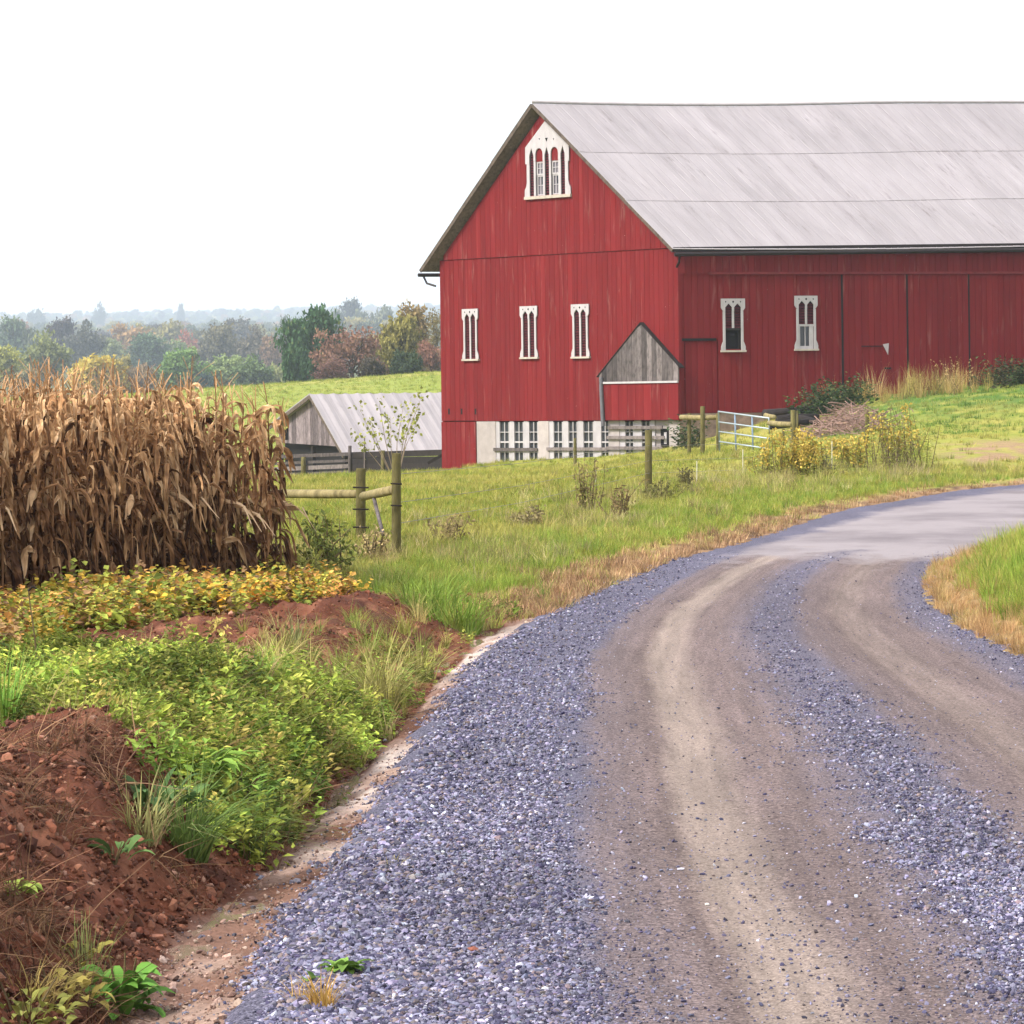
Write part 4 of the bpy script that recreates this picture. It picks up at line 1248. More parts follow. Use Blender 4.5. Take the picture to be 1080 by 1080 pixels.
def blades(base, h, lean_dir, lean, wdt, rnd, seg=3):
    """curved grass blades; base n x 3, lean_dir angle, lean amount at the tip"""
    n = len(base); ld = np.stack([np.cos(lean_dir), np.sin(lean_dir), 0 * lean_dir], 1)
    sd = np.stack([-np.sin(lean_dir), np.cos(lean_dir), 0 * lean_dir], 1)
    rowsV = []
    for k in range(seg + 1):
        f = k / seg
        c = base + ld * (lean * h * f ** 1.8)[:, None]
        c = c + np.stack([0 * h, 0 * h, h * (f - .35 * np.clip(lean - .25, 0, 2) * f ** 2.6)], 1)
        ww = (wdt * (1 - f ** 1.5) * .5 + .0005)[:, None]
        rowsV += [c - sd * ww, c + sd * ww]
    V = np.stack(rowsV, 1).reshape(-1, 3)
    i = np.arange(n)[:, None] * (2 * (seg + 1))
    Q = np.concatenate([i + [2 * k, 2 * k + 1, 2 * k + 3, 2 * k + 2] for k in range(seg)], 1).reshape(-1, 4)
    return V, Q, np.repeat(rnd, 2 * (seg + 1))

def tuft_mesh(name, n, h, spread, lean, wdt, seed, m, hv=.35):
    g = np.random.default_rng(seed)
    a = g.uniform(0, 6.283, n); r = spread * np.sqrt(g.random(n))
    base = np.stack([np.cos(a) * r, np.sin(a) * r, np.full(n, -.02)], 1)
    hh = h * g.uniform(1 - hv, 1 + hv, n)
    V, Q, R = blades(base, hh, a + g.normal(0, .7, n), np.abs(g.normal(lean, lean * .5, n)), wdt * g.uniform(.7, 1.3, n), g.random(n))
    me = mesh_np(name, V, quads=Q, rnd=R); me.materials.append(m); return me

def weed_mesh(name, nst, h, spread, leaves, L, W, seed, m, droop=.3):
    """leafy broad-leaved weed: a few stems with leaves all along"""
    g = np.random.default_rng(seed); C = []; D = []; R = []; LL = []
    for s in range(nst):
        a = g.uniform(0, 6.283); r = spread * math.sqrt(g.random()); out = np.array((math.cos(a), math.sin(a), 0))
        hh = h * g.uniform(.5, 1.1)
        for k in range(leaves):
            f = (k + .6) / leaves
            p = out * (r + .35 * hh * f * g.uniform(.3, 1)) + UP * hh * f
            b = g.uniform(0, 6.283); d = np.array((math.cos(b), math.sin(b), g.uniform(-droop, .6)))
            C.append(p); D.append(d); R.append(g.random()); LL.append(L * g.uniform(.6, 1.25) * (1.1 - .3 * f))
    C, D, R, LL = map(np.array, (C, D, R, LL))
    V, T, R = leaf_cloud(C, D, np.tile(UP, (len(C), 1)) + g.normal(0, .45, (len(C), 3)), LL, LL * (W / L), R)
    me = mesh_np(name, V, tris=T, rnd=R); me.materials.append(m); return me

def proto_collection(name, meshes):
    c = bpy.data.collections.new(name)
    for me in meshes:
        o = bpy.data.objects.new(me.name, me); c.objects.link(o)
    return c

def scatter(name, coll, nproto, P, tint, scale, lab=None, cat=None, tilt=.12, mat_=None, stretch=None):
    """one object of many small copies set at the points P (stuff nobody could count)"""
    n = len(P)
    me = bpy.data.meshes.new(name); me.vertices.add(n); me.vertices.foreach_set('co', np.asarray(P, np.float32).ravel())
    rot = np.stack([rng.normal(0, tilt, n), rng.normal(0, tilt, n), rng.uniform(0, 6.283, n)], 1)
    a = me.attributes.new('rot', 'FLOAT_VECTOR', 'POINT'); a.data.foreach_set('vector', rot.astype(np.float32).ravel())
    sc = np.stack([scale] * 3, 1) if stretch is None else np.stack([scale, scale, scale * stretch], 1)
    a = me.attributes.new('sc', 'FLOAT_VECTOR', 'POINT'); a.data.foreach_set('vector', sc.astype(np.float32).ravel())
    a = me.attributes.new('tint', 'FLOAT_COLOR', 'POINT'); a.data.foreach_set('color', np.concatenate([tint, np.ones((n, 1))], 1).astype(np.float32).ravel())
    a = me.attributes.new('pick', 'INT', 'POINT'); a.data.foreach_set('value', rng.integers(0, nproto, n).astype(np.int32))
    o = link(name, me, None)
    ng = bpy.data.node_groups.new(name, 'GeometryNodeTree')
    ng.interface.new_socket('Geometry', in_out='INPUT', socket_type='NodeSocketGeometry')
    ng.interface.new_socket('Geometry', in_out='OUTPUT', socket_type='NodeSocketGeometry')
    gi = ng.nodes.new('NodeGroupInput'); go = ng.nodes.new('NodeGroupOutput')
    ip = ng.nodes.new('GeometryNodeInstanceOnPoints'); ci = ng.nodes.new('GeometryNodeCollectionInfo')
    ci.inputs['Collection'].default_value = coll; ci.inputs['Separate Children'].default_value = True; ci.inputs['Reset Children'].default_value = True
    def na(nm, typ):
        x = ng.nodes.new('GeometryNodeInputNamedAttribute'); x.data_type = typ; x.inputs['Name'].default_value = nm
        return [s for s in x.outputs if s.enabled and s.name == 'Attribute'][0]
    L = ng.links.new
    L(gi.outputs[0], ip.inputs['Points']); L(ci.outputs[0], ip.inputs['Instance'])
    ip.inputs['Pick Instance'].default_value = True
    L(na('pick', 'INT'), ip.inputs['Instance Index']); L(na('rot', 'FLOAT_VECTOR'), ip.inputs['Rotation']); L(na('sc', 'FLOAT_VECTOR'), ip.inputs['Scale'])
    L(ip.outputs[0], go.inputs[0])
    md = o.modifiers.new('scatter', 'NODES'); md.node_group = ng
    return tag(o, lab, cat, None, 'stuff')

def tints(n, cols, wts, var=.22):
    cols = np.array(cols); k = rng.choice(len(cols), n, p=np.array(wts) / np.sum(wts))
    return np.clip(cols[k] * (1 + rng.normal(0, var, (n, 1))) * (1 + rng.normal(0, var * .13, (n, 3))), .005, .9)

# ================================================================== TREES
def crown_mesh(name, lobes, nleaf, size, seed, shell=.55, gap=.28, aspect=.7):
    """lobes: (x,y,z,rx,ry,rz) in a crown of unit half-width; leaf clumps with gaps between"""
    g = np.random.default_rng(seed)
    lobes = np.array(lobes, float)
    vol = (lobes[:, 3] * lobes[:, 4] * lobes[:, 5]) ** .66
    k = g.choice(len(lobes), nleaf, p=vol / vol.sum())
    # clumps: leaves gather round clump centres
    nc = max(30, nleaf // 14)
    kc = g.choice(len(lobes), nc, p=vol / vol.sum())
    u = rdir(nc, g); rr = (shell + (1 - shell) * g.random(nc)) ** .6 * g.uniform(.82, 1.12, nc)
    cc = lobes[kc, :3] + u * rr[:, None] * lobes[kc, 3:]
    keep = g.random(nc) > gap * .5
    cc = cc[keep]; u = u[keep]
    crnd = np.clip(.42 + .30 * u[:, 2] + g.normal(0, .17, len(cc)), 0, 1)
    q = g.integers(0, len(cc), nleaf)
    rad = .13 * lobes[:, 3:].mean() / .5
    C = cc[q] + g.normal(0, rad, (nleaf, 3)) * [1, 1, .7]
    D = rdir(nleaf, g) + u[q] * .5 - np.array((0, 0, .25))
    Nn = u[q] + rdir(nleaf, g) * .9
    sz = size * g.uniform(.6, 1.35, nleaf)
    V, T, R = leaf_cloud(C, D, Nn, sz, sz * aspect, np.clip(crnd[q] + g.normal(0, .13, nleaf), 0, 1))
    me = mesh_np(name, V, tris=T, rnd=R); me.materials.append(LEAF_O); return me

def trunk_mesh(name, lobes, base_r, seed, fork=.25, top=.9):
    g = np.random.default_rng(seed); t = MB()
    h0 = min(l[2] for l in lobes)
    t.tube([(0, 0, -.08), (0, 0, fork * .5), (.02, .01, fork), (.03, 0, fork + .3)], [base_r * 1.3, base_r, base_r * .85, base_r * .5], 7)
    for l in lobes:
        c = np.array(l[:3]); s = np.array((.01, 0, fork * g.uniform(.7, 1.2)))
        m_ = s + (c - s) * .5 + g.normal(0, .05, 3) - np.array((0, 0, .06))
        e = c + np.array((0, 0, l[5] * .5))
        t.tube([s, m_, c, e], [base_r * .55, base_r * .38, base_r * .22, base_r * .08], 6)
        for _ in range(5):
            d = rdir(1, g)[0] * np.array(l[3:]) * .9; d[2] = abs(d[2]) * .8
            t.tube([m_ + (c - m_) * g.random(), c + d * .55, c + d], [base_r * .18, base_r * .1, base_r * .04], 4, cap=False)
    V = np.array(t.v); me = mesh_np(name, V, polys=t.f, rnd=t.r, smooth=True); me.materials.append(BARK); return me

def lobes_for(kind, seed):
    g = np.random.default_rng(seed); L = []
    if kind == 'round':      # 2 wide, ~2 tall
        for k in range(9):
            a = k * 2.4; r = .52 * math.sqrt(g.random()) + .12
            L.append((math.cos(a) * r, math.sin(a) * r, g.uniform(.55, 1.45), g.uniform(.34, .5), g.uniform(.34, .5), g.uniform(.28, .42)))
        L.append((0, 0, 1.5, .42, .42, .36)); L.append((0, 0, .85, .62, .62, .5))
    elif kind == 'broad':
        for k in range(11):
            a = k * 2.4; r = .68 * math.sqrt(g.random()) + .1
            L.append((math.cos(a) * r, math.sin(a) * r, g.uniform(.35, 1.0) * (1.15 - .4 * r), g.uniform(.28, .42), g.uniform(.28, .42), g.uniform(.2, .32)))
        L.append((0, 0, .6, .6, .6, .4))
    elif kind == 'tall':
        for k in range(10):
            a = k * 2.4; z = .5 + 2.4 * (k + .5) / 10; r = (.45 - .1 * abs(z - 1.6)) * g.uniform(.3, 1)
            L.append((math.cos(a) * r, math.sin(a) * r, z, g.uniform(.34, .55), g.uniform(.34, .55), g.uniform(.34, .5)))
    elif kind == 'bush':
        for k in range(8):
            a = k * 2.4; r = .6 * math.sqrt(g.random()) + .1
            L.append((math.cos(a) * r, math.sin(a) * r, g.uniform(.25, .75), g.uniform(.3, .45), g.uniform(.3, .45), g.uniform(.25, .38)))
    return L
KH = {'round': 1.92, 'broad': 1.25, 'tall': 3.25, 'bush': 1.08}
CRN = {}; TRK = {}
for kd in KH:
    for v in range(3):
        lb = lobes_for(kd, 10 + v * 7 + len(kd))
        CRN[kd, v] = crown_mesh('crown_' + kd, lb, 3600, .15, 30 + v)
        TRK[kd, v] = trunk_mesh('trunk_' + kd, lb, .05, 60 + v, fork=.3 if kd != 'bush' else .1)
        CRN[kd, v, 's'] = crown_mesh('thin_crown_' + kd, lb, 2600, .085, 130 + v, shell=.2, gap=.9)

def tree(px, yb, yt, wpx, Y, kind, v, col, lab, sparse=False, name='tree', group=None, sink=0.4):
    Y = far_y(Y)
    b = G(px, yb, Y); gz_ = Hs(b[0], b[1]); zt = G(px, yt, Y)[2]
    hgt = zt - gz_; hw_ = wpx * Y / F / 2
    e = empty(name, (b[0], b[1], gz_ - .1), lab, 'tree' if name == 'tree' else 'bush', group, rz=random.uniform(0, 6.28))
    sx = hw_ / .98; sz = hgt / KH[kind]
    c = link('crown', CRN[(kind, v, 's') if sparse else (kind, v)], None, e); c.scale = (sx, sx, sz); c.color = tuple(min(v * (1.45 if Y < 420 else 1.8), .6) for v in col) + (1,)  # distant crowns get a lighter tint: haze painted into the leaf colour
    k = link('trunk', TRK[kind, v], None, e); k.scale = (sx, sx, sz)
    return e
GRP = 'trees of the wooded valley'
DG = (.028, .060, .022)
tree(337, 404, 319.5, 50, 398, 'round', 0, (.026, .058, .024), 'tall dark green tree at the pasture edge, the taller of two joined crowns')
tree(313, 404, 328, 38, 402, 'round', 1, (.032, .068, .027), 'shorter dark green tree at the pasture edge pressed against its taller twin')
tree(328, 405, 352, 40, 404, 'round', 2, (.024, .052, .024), 'low dark green tree filling in beneath the twin dark crowns')
tree(372, 402, 339, 84, 372, 'broad', 0, (.150, .085, .062), 'wide low tree with pinkish brown thinning leaves on the pasture crest', True)
tree(352, 403, 372, 44, 366, 'broad', 1, (.125, .070, .060), 'small purplish brown tree beside the dark green pair', True)
tree(410, 400, 338, 50, 385, 'broad', 2, (.130, .105, .050), 'olive tan spreading tree between the pink tree and the yellow one')
tree(424, 396, 329, 44, 366, 'round', 0, (.165, .150, .045), 'yellow olive tree standing in front of the tall tan one')
tree(440, 396, 316, 46, 385, 'tall', 2, (.150, .110, .048), 'tall olive brown tree with thinning leaves nearest the barn wall')
tree(462, 394, 322, 40, 380, 'tall', 0, (.140, .115, .050), 'tall tan tree half hidden by the red barn', True)
tree(455, 396, 354, 40, 360, 'broad', 2, (.175, .092, .070), 'low pink brown tree against the barn wall', True)
tree(428, 397, 369, 32, 352, 'bush', 0, (.032, .050, .028), 'dark green bush under the yellow olive tree', name='bush')
tree(392, 400, 374, 26, 352, 'bush', 1, (.055, .048, .040), 'dusky bush at the foot of the wide pink tree', name='bush')
# row at the foot of the pasture
row = [(193, 414, 364, 60, 560, 'round', 1, (.085, .140, .045), 'full round light green tree behind the pasture'),
       (104, 414, 373, 64, 560, 'broad', 1, (.260, .205, .036), 'broad bright yellow tree above the corn tops'),
       (240, 411, 373, 48, 570, 'round', 0, (.115, .150, .060), 'pale green round tree next to the dark green pair'),
       (268, 410, 375, 44, 550, 'round', 2, (.066, .098, .036), 'middle green tree in the row below the dark twins'),
       (294, 408, 384, 30, 560, 'bush', 2, (.150, .165, .070), 'small pale yellow green bush left of the dark twins'),
       (218, 412, 393, 18, 545, 'bush', 0, (.026, .044, .040), 'small dark blue green bush between two round trees'),
       (50, 408, 350, 54, 640, 'round', 2, (.105, .118, .042), 'olive green tree rising over the corn'),
       (5, 404, 363, 40, 600, 'round', 0, (.160, .165, .038), 'yellow green tree at the edge over the corn'),
       (150, 413, 380, 30, 560, 'broad', 2, (.150, .110, .065), 'small tan tree between the yellow and the green tree'),
       (131, 412, 372, 26, 575, 'round', 1, (.170, .150, .060), 'yellowish tree crowding the bright yellow one'),
       (28, 410, 388, 34, 575, 'broad', 0, (.130, .120, .060), 'low dull olive tree just over the corn tassels'),
       (286, 402, 352, 24, 760, 'round', 0, (.135, .085, .050), 'brown autumn tree behind the pale green row'),
       (232, 402, 338, 50, 800, 'round', 1, (.075, .070, .042), 'dark brownish tree in the second row'),
       (270, 400, 345, 42, 780, 'round', 2, (.070, .062, .045), 'dusky round tree left of the dark twins'),
       (155, 400, 350, 46, 800, 'round', 0, (.052, .082, .045), 'blue green round tree above the tan one'),
       (68, 396, 331, 34, 880, 'round', 1, (.040, .034, .038), 'dark purple brown tree on the wooded slope'),
       (94, 398, 340, 44, 860, 'round', 2, (.048, .050, .038), 'dark grey green tree beside the purple brown one'),
       (138, 392, 342, 46, 960, 'broad', 0, (.170, .105, .045), 'orange tinted tree on the wooded slope'),
       (196, 394, 349, 32, 940, 'round', 2, (.170, .062, .040), 'rusty red tree on the wooded slope'),
       (188, 398, 356, 30, 850, 'round', 1, (.095, .125, .055), 'pale green tree under the rusty red one'),
       (168, 388, 337, 52, 1050, 'broad', 1, (.130, .118, .042), 'olive yellow tree crown on the slope'),
       (14, 396, 331, 44, 900, 'round', 1, (.055, .080, .045), 'blue green tree by the frame edge'),
       (36, 398, 342, 40, 900, 'broad', 2, (.062, .075, .042), 'grey green spreading tree by the frame edge'),
       (118, 398, 356, 34, 860, 'round', 0, (.110, .128, .055), 'soft green tree above the bright yellow tree'),
       (212, 390, 345, 36, 1000, 'round', 1, (.080, .080, .050), 'dull olive tree behind the rusty one'),
       (252, 392, 334, 40, 1050, 'round', 0, (.060, .058, .050), 'hazy dark tree over the second row'),
       (300, 384, 334, 34, 1100, 'round', 2, (.058, .070, .052), 'hazy green tree just left of the dark pair'),
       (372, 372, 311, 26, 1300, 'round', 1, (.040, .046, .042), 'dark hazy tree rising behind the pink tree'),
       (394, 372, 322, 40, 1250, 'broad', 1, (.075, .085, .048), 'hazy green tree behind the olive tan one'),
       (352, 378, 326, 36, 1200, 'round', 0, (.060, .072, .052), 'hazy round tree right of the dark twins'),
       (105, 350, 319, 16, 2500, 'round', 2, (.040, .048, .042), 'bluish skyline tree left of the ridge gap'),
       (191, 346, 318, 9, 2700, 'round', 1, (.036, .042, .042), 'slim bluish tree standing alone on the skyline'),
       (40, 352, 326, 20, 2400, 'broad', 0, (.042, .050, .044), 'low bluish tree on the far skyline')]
for r_ in row:
    tree(*r_, name='tree', group=None)

# the far wood, one mass of crowns
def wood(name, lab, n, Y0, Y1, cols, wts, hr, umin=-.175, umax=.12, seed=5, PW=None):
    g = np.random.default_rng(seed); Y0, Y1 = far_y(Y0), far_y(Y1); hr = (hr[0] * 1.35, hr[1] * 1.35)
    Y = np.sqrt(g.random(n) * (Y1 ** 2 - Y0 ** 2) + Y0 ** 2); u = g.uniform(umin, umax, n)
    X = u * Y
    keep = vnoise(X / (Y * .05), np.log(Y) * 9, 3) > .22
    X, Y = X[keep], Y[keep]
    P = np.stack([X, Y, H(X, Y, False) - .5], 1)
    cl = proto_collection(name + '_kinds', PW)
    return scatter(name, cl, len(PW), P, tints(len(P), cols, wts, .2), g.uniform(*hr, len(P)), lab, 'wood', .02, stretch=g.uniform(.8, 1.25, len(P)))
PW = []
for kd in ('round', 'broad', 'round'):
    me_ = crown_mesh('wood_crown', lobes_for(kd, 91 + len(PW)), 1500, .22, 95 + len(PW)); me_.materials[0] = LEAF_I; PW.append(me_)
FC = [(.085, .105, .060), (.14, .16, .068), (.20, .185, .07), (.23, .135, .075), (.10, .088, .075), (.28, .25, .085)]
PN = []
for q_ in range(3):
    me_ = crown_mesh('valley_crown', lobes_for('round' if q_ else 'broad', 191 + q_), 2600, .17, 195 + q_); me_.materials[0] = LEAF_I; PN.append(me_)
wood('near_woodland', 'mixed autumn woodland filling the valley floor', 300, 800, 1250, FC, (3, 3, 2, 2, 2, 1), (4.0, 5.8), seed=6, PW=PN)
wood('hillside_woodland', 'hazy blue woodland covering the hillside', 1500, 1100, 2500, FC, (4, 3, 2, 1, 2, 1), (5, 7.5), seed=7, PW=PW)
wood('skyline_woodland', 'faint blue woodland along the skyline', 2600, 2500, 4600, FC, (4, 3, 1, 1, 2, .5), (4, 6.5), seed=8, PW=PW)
# ================================================================== THE CORN
def corn_mesh(seed, hgt):
    g = np.random.default_rng(seed); V = []; F = []; R = []
    def ring(path, rad, r, n=5):
        b = len(V)
        for i, p in enumerate(path):
            for k in range(n):
                a = 6.283 * k / n; V.append((p[0] + rad[i] * math.cos(a), p[1] + rad[i] * math.sin(a), p[2])); R.append(r)
        for i in range(len(path) - 1):
            for k in range(n): F.append((b + i * n + k, b + i * n + (k + 1) % n, b + (i + 1) * n + (k + 1) % n, b + (i + 1) * n + k))
    lx, ly = g.normal(0, .07, 2)
    def stem(z): f = z / hgt; return np.array((lx * f * f, ly * f * f, z))
    ring([stem(z) for z in np.linspace(-.05, hgt, 6)], np.linspace(.015, .006, 6), .38)
    def leaf(z, ang, L, W, up, droop, r, tw):
        n = 9; p = stem(z); el = up; b = len(V); st = L / n; kink = int(g.integers(1, 4)); a2 = ang; t_ = g.normal(0, .4); floor_ = g.uniform(-1.57, -1.1)
        for i in range(n + 1):
            f = i / n
            w_ = W * (math.sin(math.pi * min(f * .88 + .1, 1)) ** .7) * (1 if f < .97 else .2)
            t_ += tw / n + g.normal(0, .22); a2 += g.normal(0, .22)
            d = np.array((math.cos(a2) * math.cos(el), math.sin(a2) * math.cos(el), math.sin(el)))
            s0 = np.array((-math.sin(a2), math.cos(a2), 0)); n0 = np.cross(s0, d)
            sd = s0 * math.cos(t_) + n0 * math.sin(t_); nrm = np.cross(sd, d)
            curl = .42 * w_ * math.sin(f * 6 + r * 9 + tw)
            rr = min(max(r + g.normal(0, .09), 0), 1)
            V.append(tuple(p - sd * w_ / 2)); V.append(tuple(p + nrm * curl)); V.append(tuple(p + sd * w_ / 2)); R.extend([rr, rr * .72, rr])
            el -= droop / n * 2.2 * g.uniform(.3, 1.7) + (g.uniform(.5, 1.5) if i == kink else 0); el = max(el, floor_)
            p = p + st * d
            if p[2] < .03: p[2] = .03
        for i in range(n):
            for k in (0, 1): F.append((b + 3 * i + k, b + 3 * i + k + 1, b + 3 * i + k + 4, b + 3 * i + k + 3))
    a0 = g.uniform(0, 6.28); nl = 36
    for k in range(nl):
        f = (k + .5) / nl; z = .12 + (hgt - .12) * f * .98
        low = 1 - f
        leaf(z, a0 + math.pi * k + g.normal(0, .5), g.uniform(.24, .62) * (1 - .30 * abs(f - .5)), g.uniform(.022, .070),
             g.uniform(.4, 1.45) if f > .3 else g.uniform(-.8, .7), g.uniform(.9, 2.6), min(max(.07 + .76 * f + g.normal(0, .29), .02), 1), g.normal(0, 2.4))  # lower leaves darker: decay, plus shade inside the stand painted into the tone
    # tassel
    for k in range(5):
        a = g.uniform(0, 6.28); s = g.uniform(.05, .45); b = len(V); p = stem(hgt)
        for i in range(4):
            f = i / 3; q = p + np.array((math.cos(a) * s * f ** 1.3 * .6, math.sin(a) * s * f ** 1.3 * .6, .26 * f * (1 - .8 * s)))
            w_ = .0042
            V.append((q[0] - w_ * math.sin(a), q[1] + w_ * math.cos(a), q[2])); V.append((q[0] + w_ * math.sin(a), q[1] - w_ * math.cos(a), q[2])); R.extend([.6, .6])
        for i in range(3): F.append((b + 2 * i, b + 2 * i + 1, b + 2 * i + 3, b + 2 * i + 2))
    me = mesh_np('corn_stalk', np.array(V), polys=F, rnd=R); me.materials.append(CORN); return me

def ear_mesh(seed):
    g = np.random.default_rng(seed); t = MB()
    a = g.uniform(0, 6.28); z = g.uniform(.75, 1.05); d = np.array((math.cos(a), math.sin(a), 0)); dn = g.uniform(-.9, -.2)
    p = np.array((0, 0, z)); e = p + (d + UP * dn) * .2
    t.tube([p + d * .012, p + (e - p) * .3, p + (e - p) * .7, e], [.018, .034, .031, .008], 7, r=.85)
    V = list(t.v); F = list(t.f); R = list(t.r)
    for k in range(3):
        b = len(V); an = a + g.normal(0, .8); L = g.uniform(.16, .32); sd = np.array((-math.sin(an), math.cos(an), g.normal(0, .4)))
        for i in range(4):
            f = i / 3; q = p + (d + UP * dn) * .08 + np.array((math.cos(an), math.sin(an), .5 - 1.3 * f + g.normal(0, .2))) * L * f
            w_ = .035 * (1 - f * .8)
            V += [tuple(q - sd * w_), tuple(q + sd * w_)]; R += [.8 + .2 * g.random()] * 2
        for i in range(3): F.append((b + 2 * i, b + 2 * i + 1, b + 2 * i + 3, b + 2 * i + 2))
    me = mesh_np('corn_ear', np.array(V), polys=F, rnd=R); me.materials.append(CORN); return me

CM = [corn_mesh(200 + k, 1.78 + .035 * (k % 6)) for k in range(12)]
EM = [ear_mesh(300 + k) for k in range(5)]
ca = on_level(-2, 638, .22); cb = on_level(303, 611, .16)
cdir = (cb - ca)[:2]; cl_ = np.linalg.norm(cdir); cdir /= cl_
cn = np.array((-cdir[1], cdir[0]))
if cn[0] > 0: cn = -cn                          # into the field
front = []; rest = []
g = np.random.default_rng(3)
for r_ in range(26):
    s = -9.0 if r_ < 3 else -7.0
    while s < cl_ - .12:
        p = ca[:2] + cdir * (s + g.normal(0, .03)) + cn * (r_ * .70 + g.normal(0, .05))
        inview = abs(p[0] / p[1] + .0) < .162
        (front if inview and r_ < 4 else rest).append((p[0], p[1], r_, s))
        s += .125 if r_ < 5 else .20
front.sort(key=lambda q: (q[2], -q[3]))
rest += front[300:]; front = front[:300]
first = {}
def corn_label(r_, s):
    if s > cl_ - .35: return 'dry brown corn stalk at the road end of its row, beside the timber fence'
    if r_ == 0: return 'dry brown corn stalk in the front row above the yellow leaves'
    return 'dry brown corn stalk standing behind the front row of corn'
CG = 'standing stalks of dry corn'
protoc = None
for i, (x, y, r_, s) in enumerate(front):
    z = Hs(x, y); me_ = CM[int(g.integers(0, 12))]
    short = 1 - .10 * float(sm(cl_ - 1.2, cl_, s))
    if protoc is None:
        o = link('corn_stalk', me_, None); tag(o, corn_label(r_, s), 'corn stalk', CG); protoc = o
        e = link('corn_ear', EM[0], None, o); protoe = e
    else:
        o = protoc.copy(); o.data = me_; COL.objects.link(o); o['label'] = corn_label(r_, s)
        if g.random() < .6:
            e = protoe.copy(); e.data = EM[int(g.integers(0, 5))]; e.parent = o; COL.objects.link(e)
            e.rotation_euler = (0, 0, float(g.uniform(0, 6.28)))
    o.location = (x, y, z); o.rotation_euler = (float(g.normal(0, .05)), float(g.normal(0, .05)), float(g.uniform(0, 6.28)))
    k = float(g.uniform(.97, 1.13)) * short; o.scale = (1.08, 1.08, k)
PR = np.array([(x, y) for x, y, _, _ in rest]); PR = np.concatenate([PR, H(PR[:, 0], PR[:, 1])[:, None]], 1)
scatter('standing_corn', proto_collection('corn_kinds', CM), len(CM), PR, np.ones((len(PR), 3)), g.uniform(1.0, 1.14, len(PR)),
        'dense dry corn filling the field behind its front rows', 'corn', .06)

# ================================================================== GRASS AND WEEDS
def ground_pts(n, umin, umax, Y0, Y1, power=1.0):
    """points spread so that near ground gets more of them"""
    Y = (Y0 ** -power + rng.random(n) * (Y1 ** -power - Y0 ** -power)) ** (-1 / power)
    u = rng.uniform(umin, umax, n); X = u * Y
    return X, Y
def dle(X, Y): return (xL(Y) - X) * cL(Y), X - xR(Y)
def in_corn(X, Y):
    rel = np.stack([X, Y], 1) - ca[:2]
    a = rel @ cdir; b = rel @ cn
    return (b > -.05) & (a < cl_ + .1) & (a > -9)
def in_barn(X, Y):
    rel = np.stack([X, Y], 1) - C0[:2]
    Mx = np.linalg.inv(np.stack([A1[:2], B1[:2]], 1)); st = rel @ Mx.T
    return (st[:, 0] > -.15) & (st[:, 1] > -.15) & (st[:, 0] < GW + .3)
def at_h(X, Y, sink=.01): return np.stack([X, Y, H(X, Y) - sink], 1)

LAWN = [(.26, .28, .048), (.31, .29, .066), (.175, .235, .038), (.37, .32, .105), (.125, .19, .032)]
TUFT = proto_collection('turf_kinds', [tuft_mesh('turf', 26, .16, .16, .6, .012, 400 + k, GRASS_I) for k in range(5)])
X, Y = ground_pts(50000, -.165, .20, 34, 160, .9)
d, e = dle(X, Y)
n1 = fbm(X * .35, Y * .35, 41, 4); n2 = fbm(X * 1.3, Y * 1.3, 57, 4)
k = (d > .55 + n2 * .6) & ~in_corn(X, Y) & ~in_barn(X, Y) & ((Y > 40) | (d < 2.2) | (X > -2.2)) & ((Y > 37.5) | (X < -30))
k &= ~((X / Y > .122) & (Y > 93) & (Y < 110) & (n2 > .36))
X, Y, n1, n2 = X[k], Y[k], n1[k], n2[k]
tn = tints(len(X), LAWN, (4, 3, 3, 1.0, 1.5), .16)
gbm = ((X / Y > .085) & (Y > 112))
tn[gbm] = tints(int(gbm.sum()), [(.085, .175, .035), (.15, .245, .04), (.24, .28, .06)], (3, 3, 1), .15)
yel = n1 > .55
tn[yel] = tn[yel] * .5 + np.array((.40, .36, .11)) * .5
scatter('lawn_grass', TUFT, 5, at_h(X, Y), tn, rng.uniform(.5, 1.0, len(X)) * (1 + sm(60, 150, Y) * .3), 'bright yellow green meadow grass before the barn', 'grass')

# pasture beyond the shed
X, Y = ground_pts(9000, -.15, .0, 200, 335, .5)
scatter('pasture_grass', TUFT, 5, at_h(X, Y, .05), tints(len(X), [(.26, .31, .06), (.31, .33, .075), (.19, .26, .05)], (3, 2, 2), .15), rng.uniform(1.0, 1.8, len(X)), 'smooth green pasture rising behind the shed', 'grass')

# long rough grass and weeds along the wire fence, greener at the road
ROUGH = proto_collection('rough_kinds', [tuft_mesh('rough', 34, .42, .16, .5, .011, 420 + k, GRASS_I) for k in range(5)])
X, Y = ground_pts(16000, -.10, .16, 36.5, 112, 1.1)
d, e = dle(X, Y); n2 = fbm(X * .8, Y * .5, 67, 4); n3 = fbm(X * .3, Y * .2, 87, 3)
band = np.exp(-((d - 3.2 - (Y - 45) * .05) / (1.5 + (Y - 40) * .05)) ** 2)
k = (d > .9) & ~((X / Y > .12) & (Y > 92)) & (rng.random(len(X)) < band * (.05 + .55 * sm(.46, .64, n2))) & ~in_corn(X, Y)
X, Y, d = X[k], Y[k], d[k]
tn = tints(len(X), [(.34, .29, .12), (.29, .28, .085), (.22, .18, .09), (.21, .26, .05), (.42, .36, .19)], (4, 3, 2, 2, 1.5), .2)
scatter('rough_grass', ROUGH, 5, at_h(X, Y), tn, rng.uniform(.32, .75, len(X)) * (.9 + sm(50, 90, Y) * .4), 'tall straw coloured rough grass along the wire fence', 'grass', .15)
X, Y = ground_pts(15000, -.09, .16, 31, 84, 1.2)
d, e = dle(X, Y); n2 = fbm(X * 1.3, Y * 1.3, 57, 4)
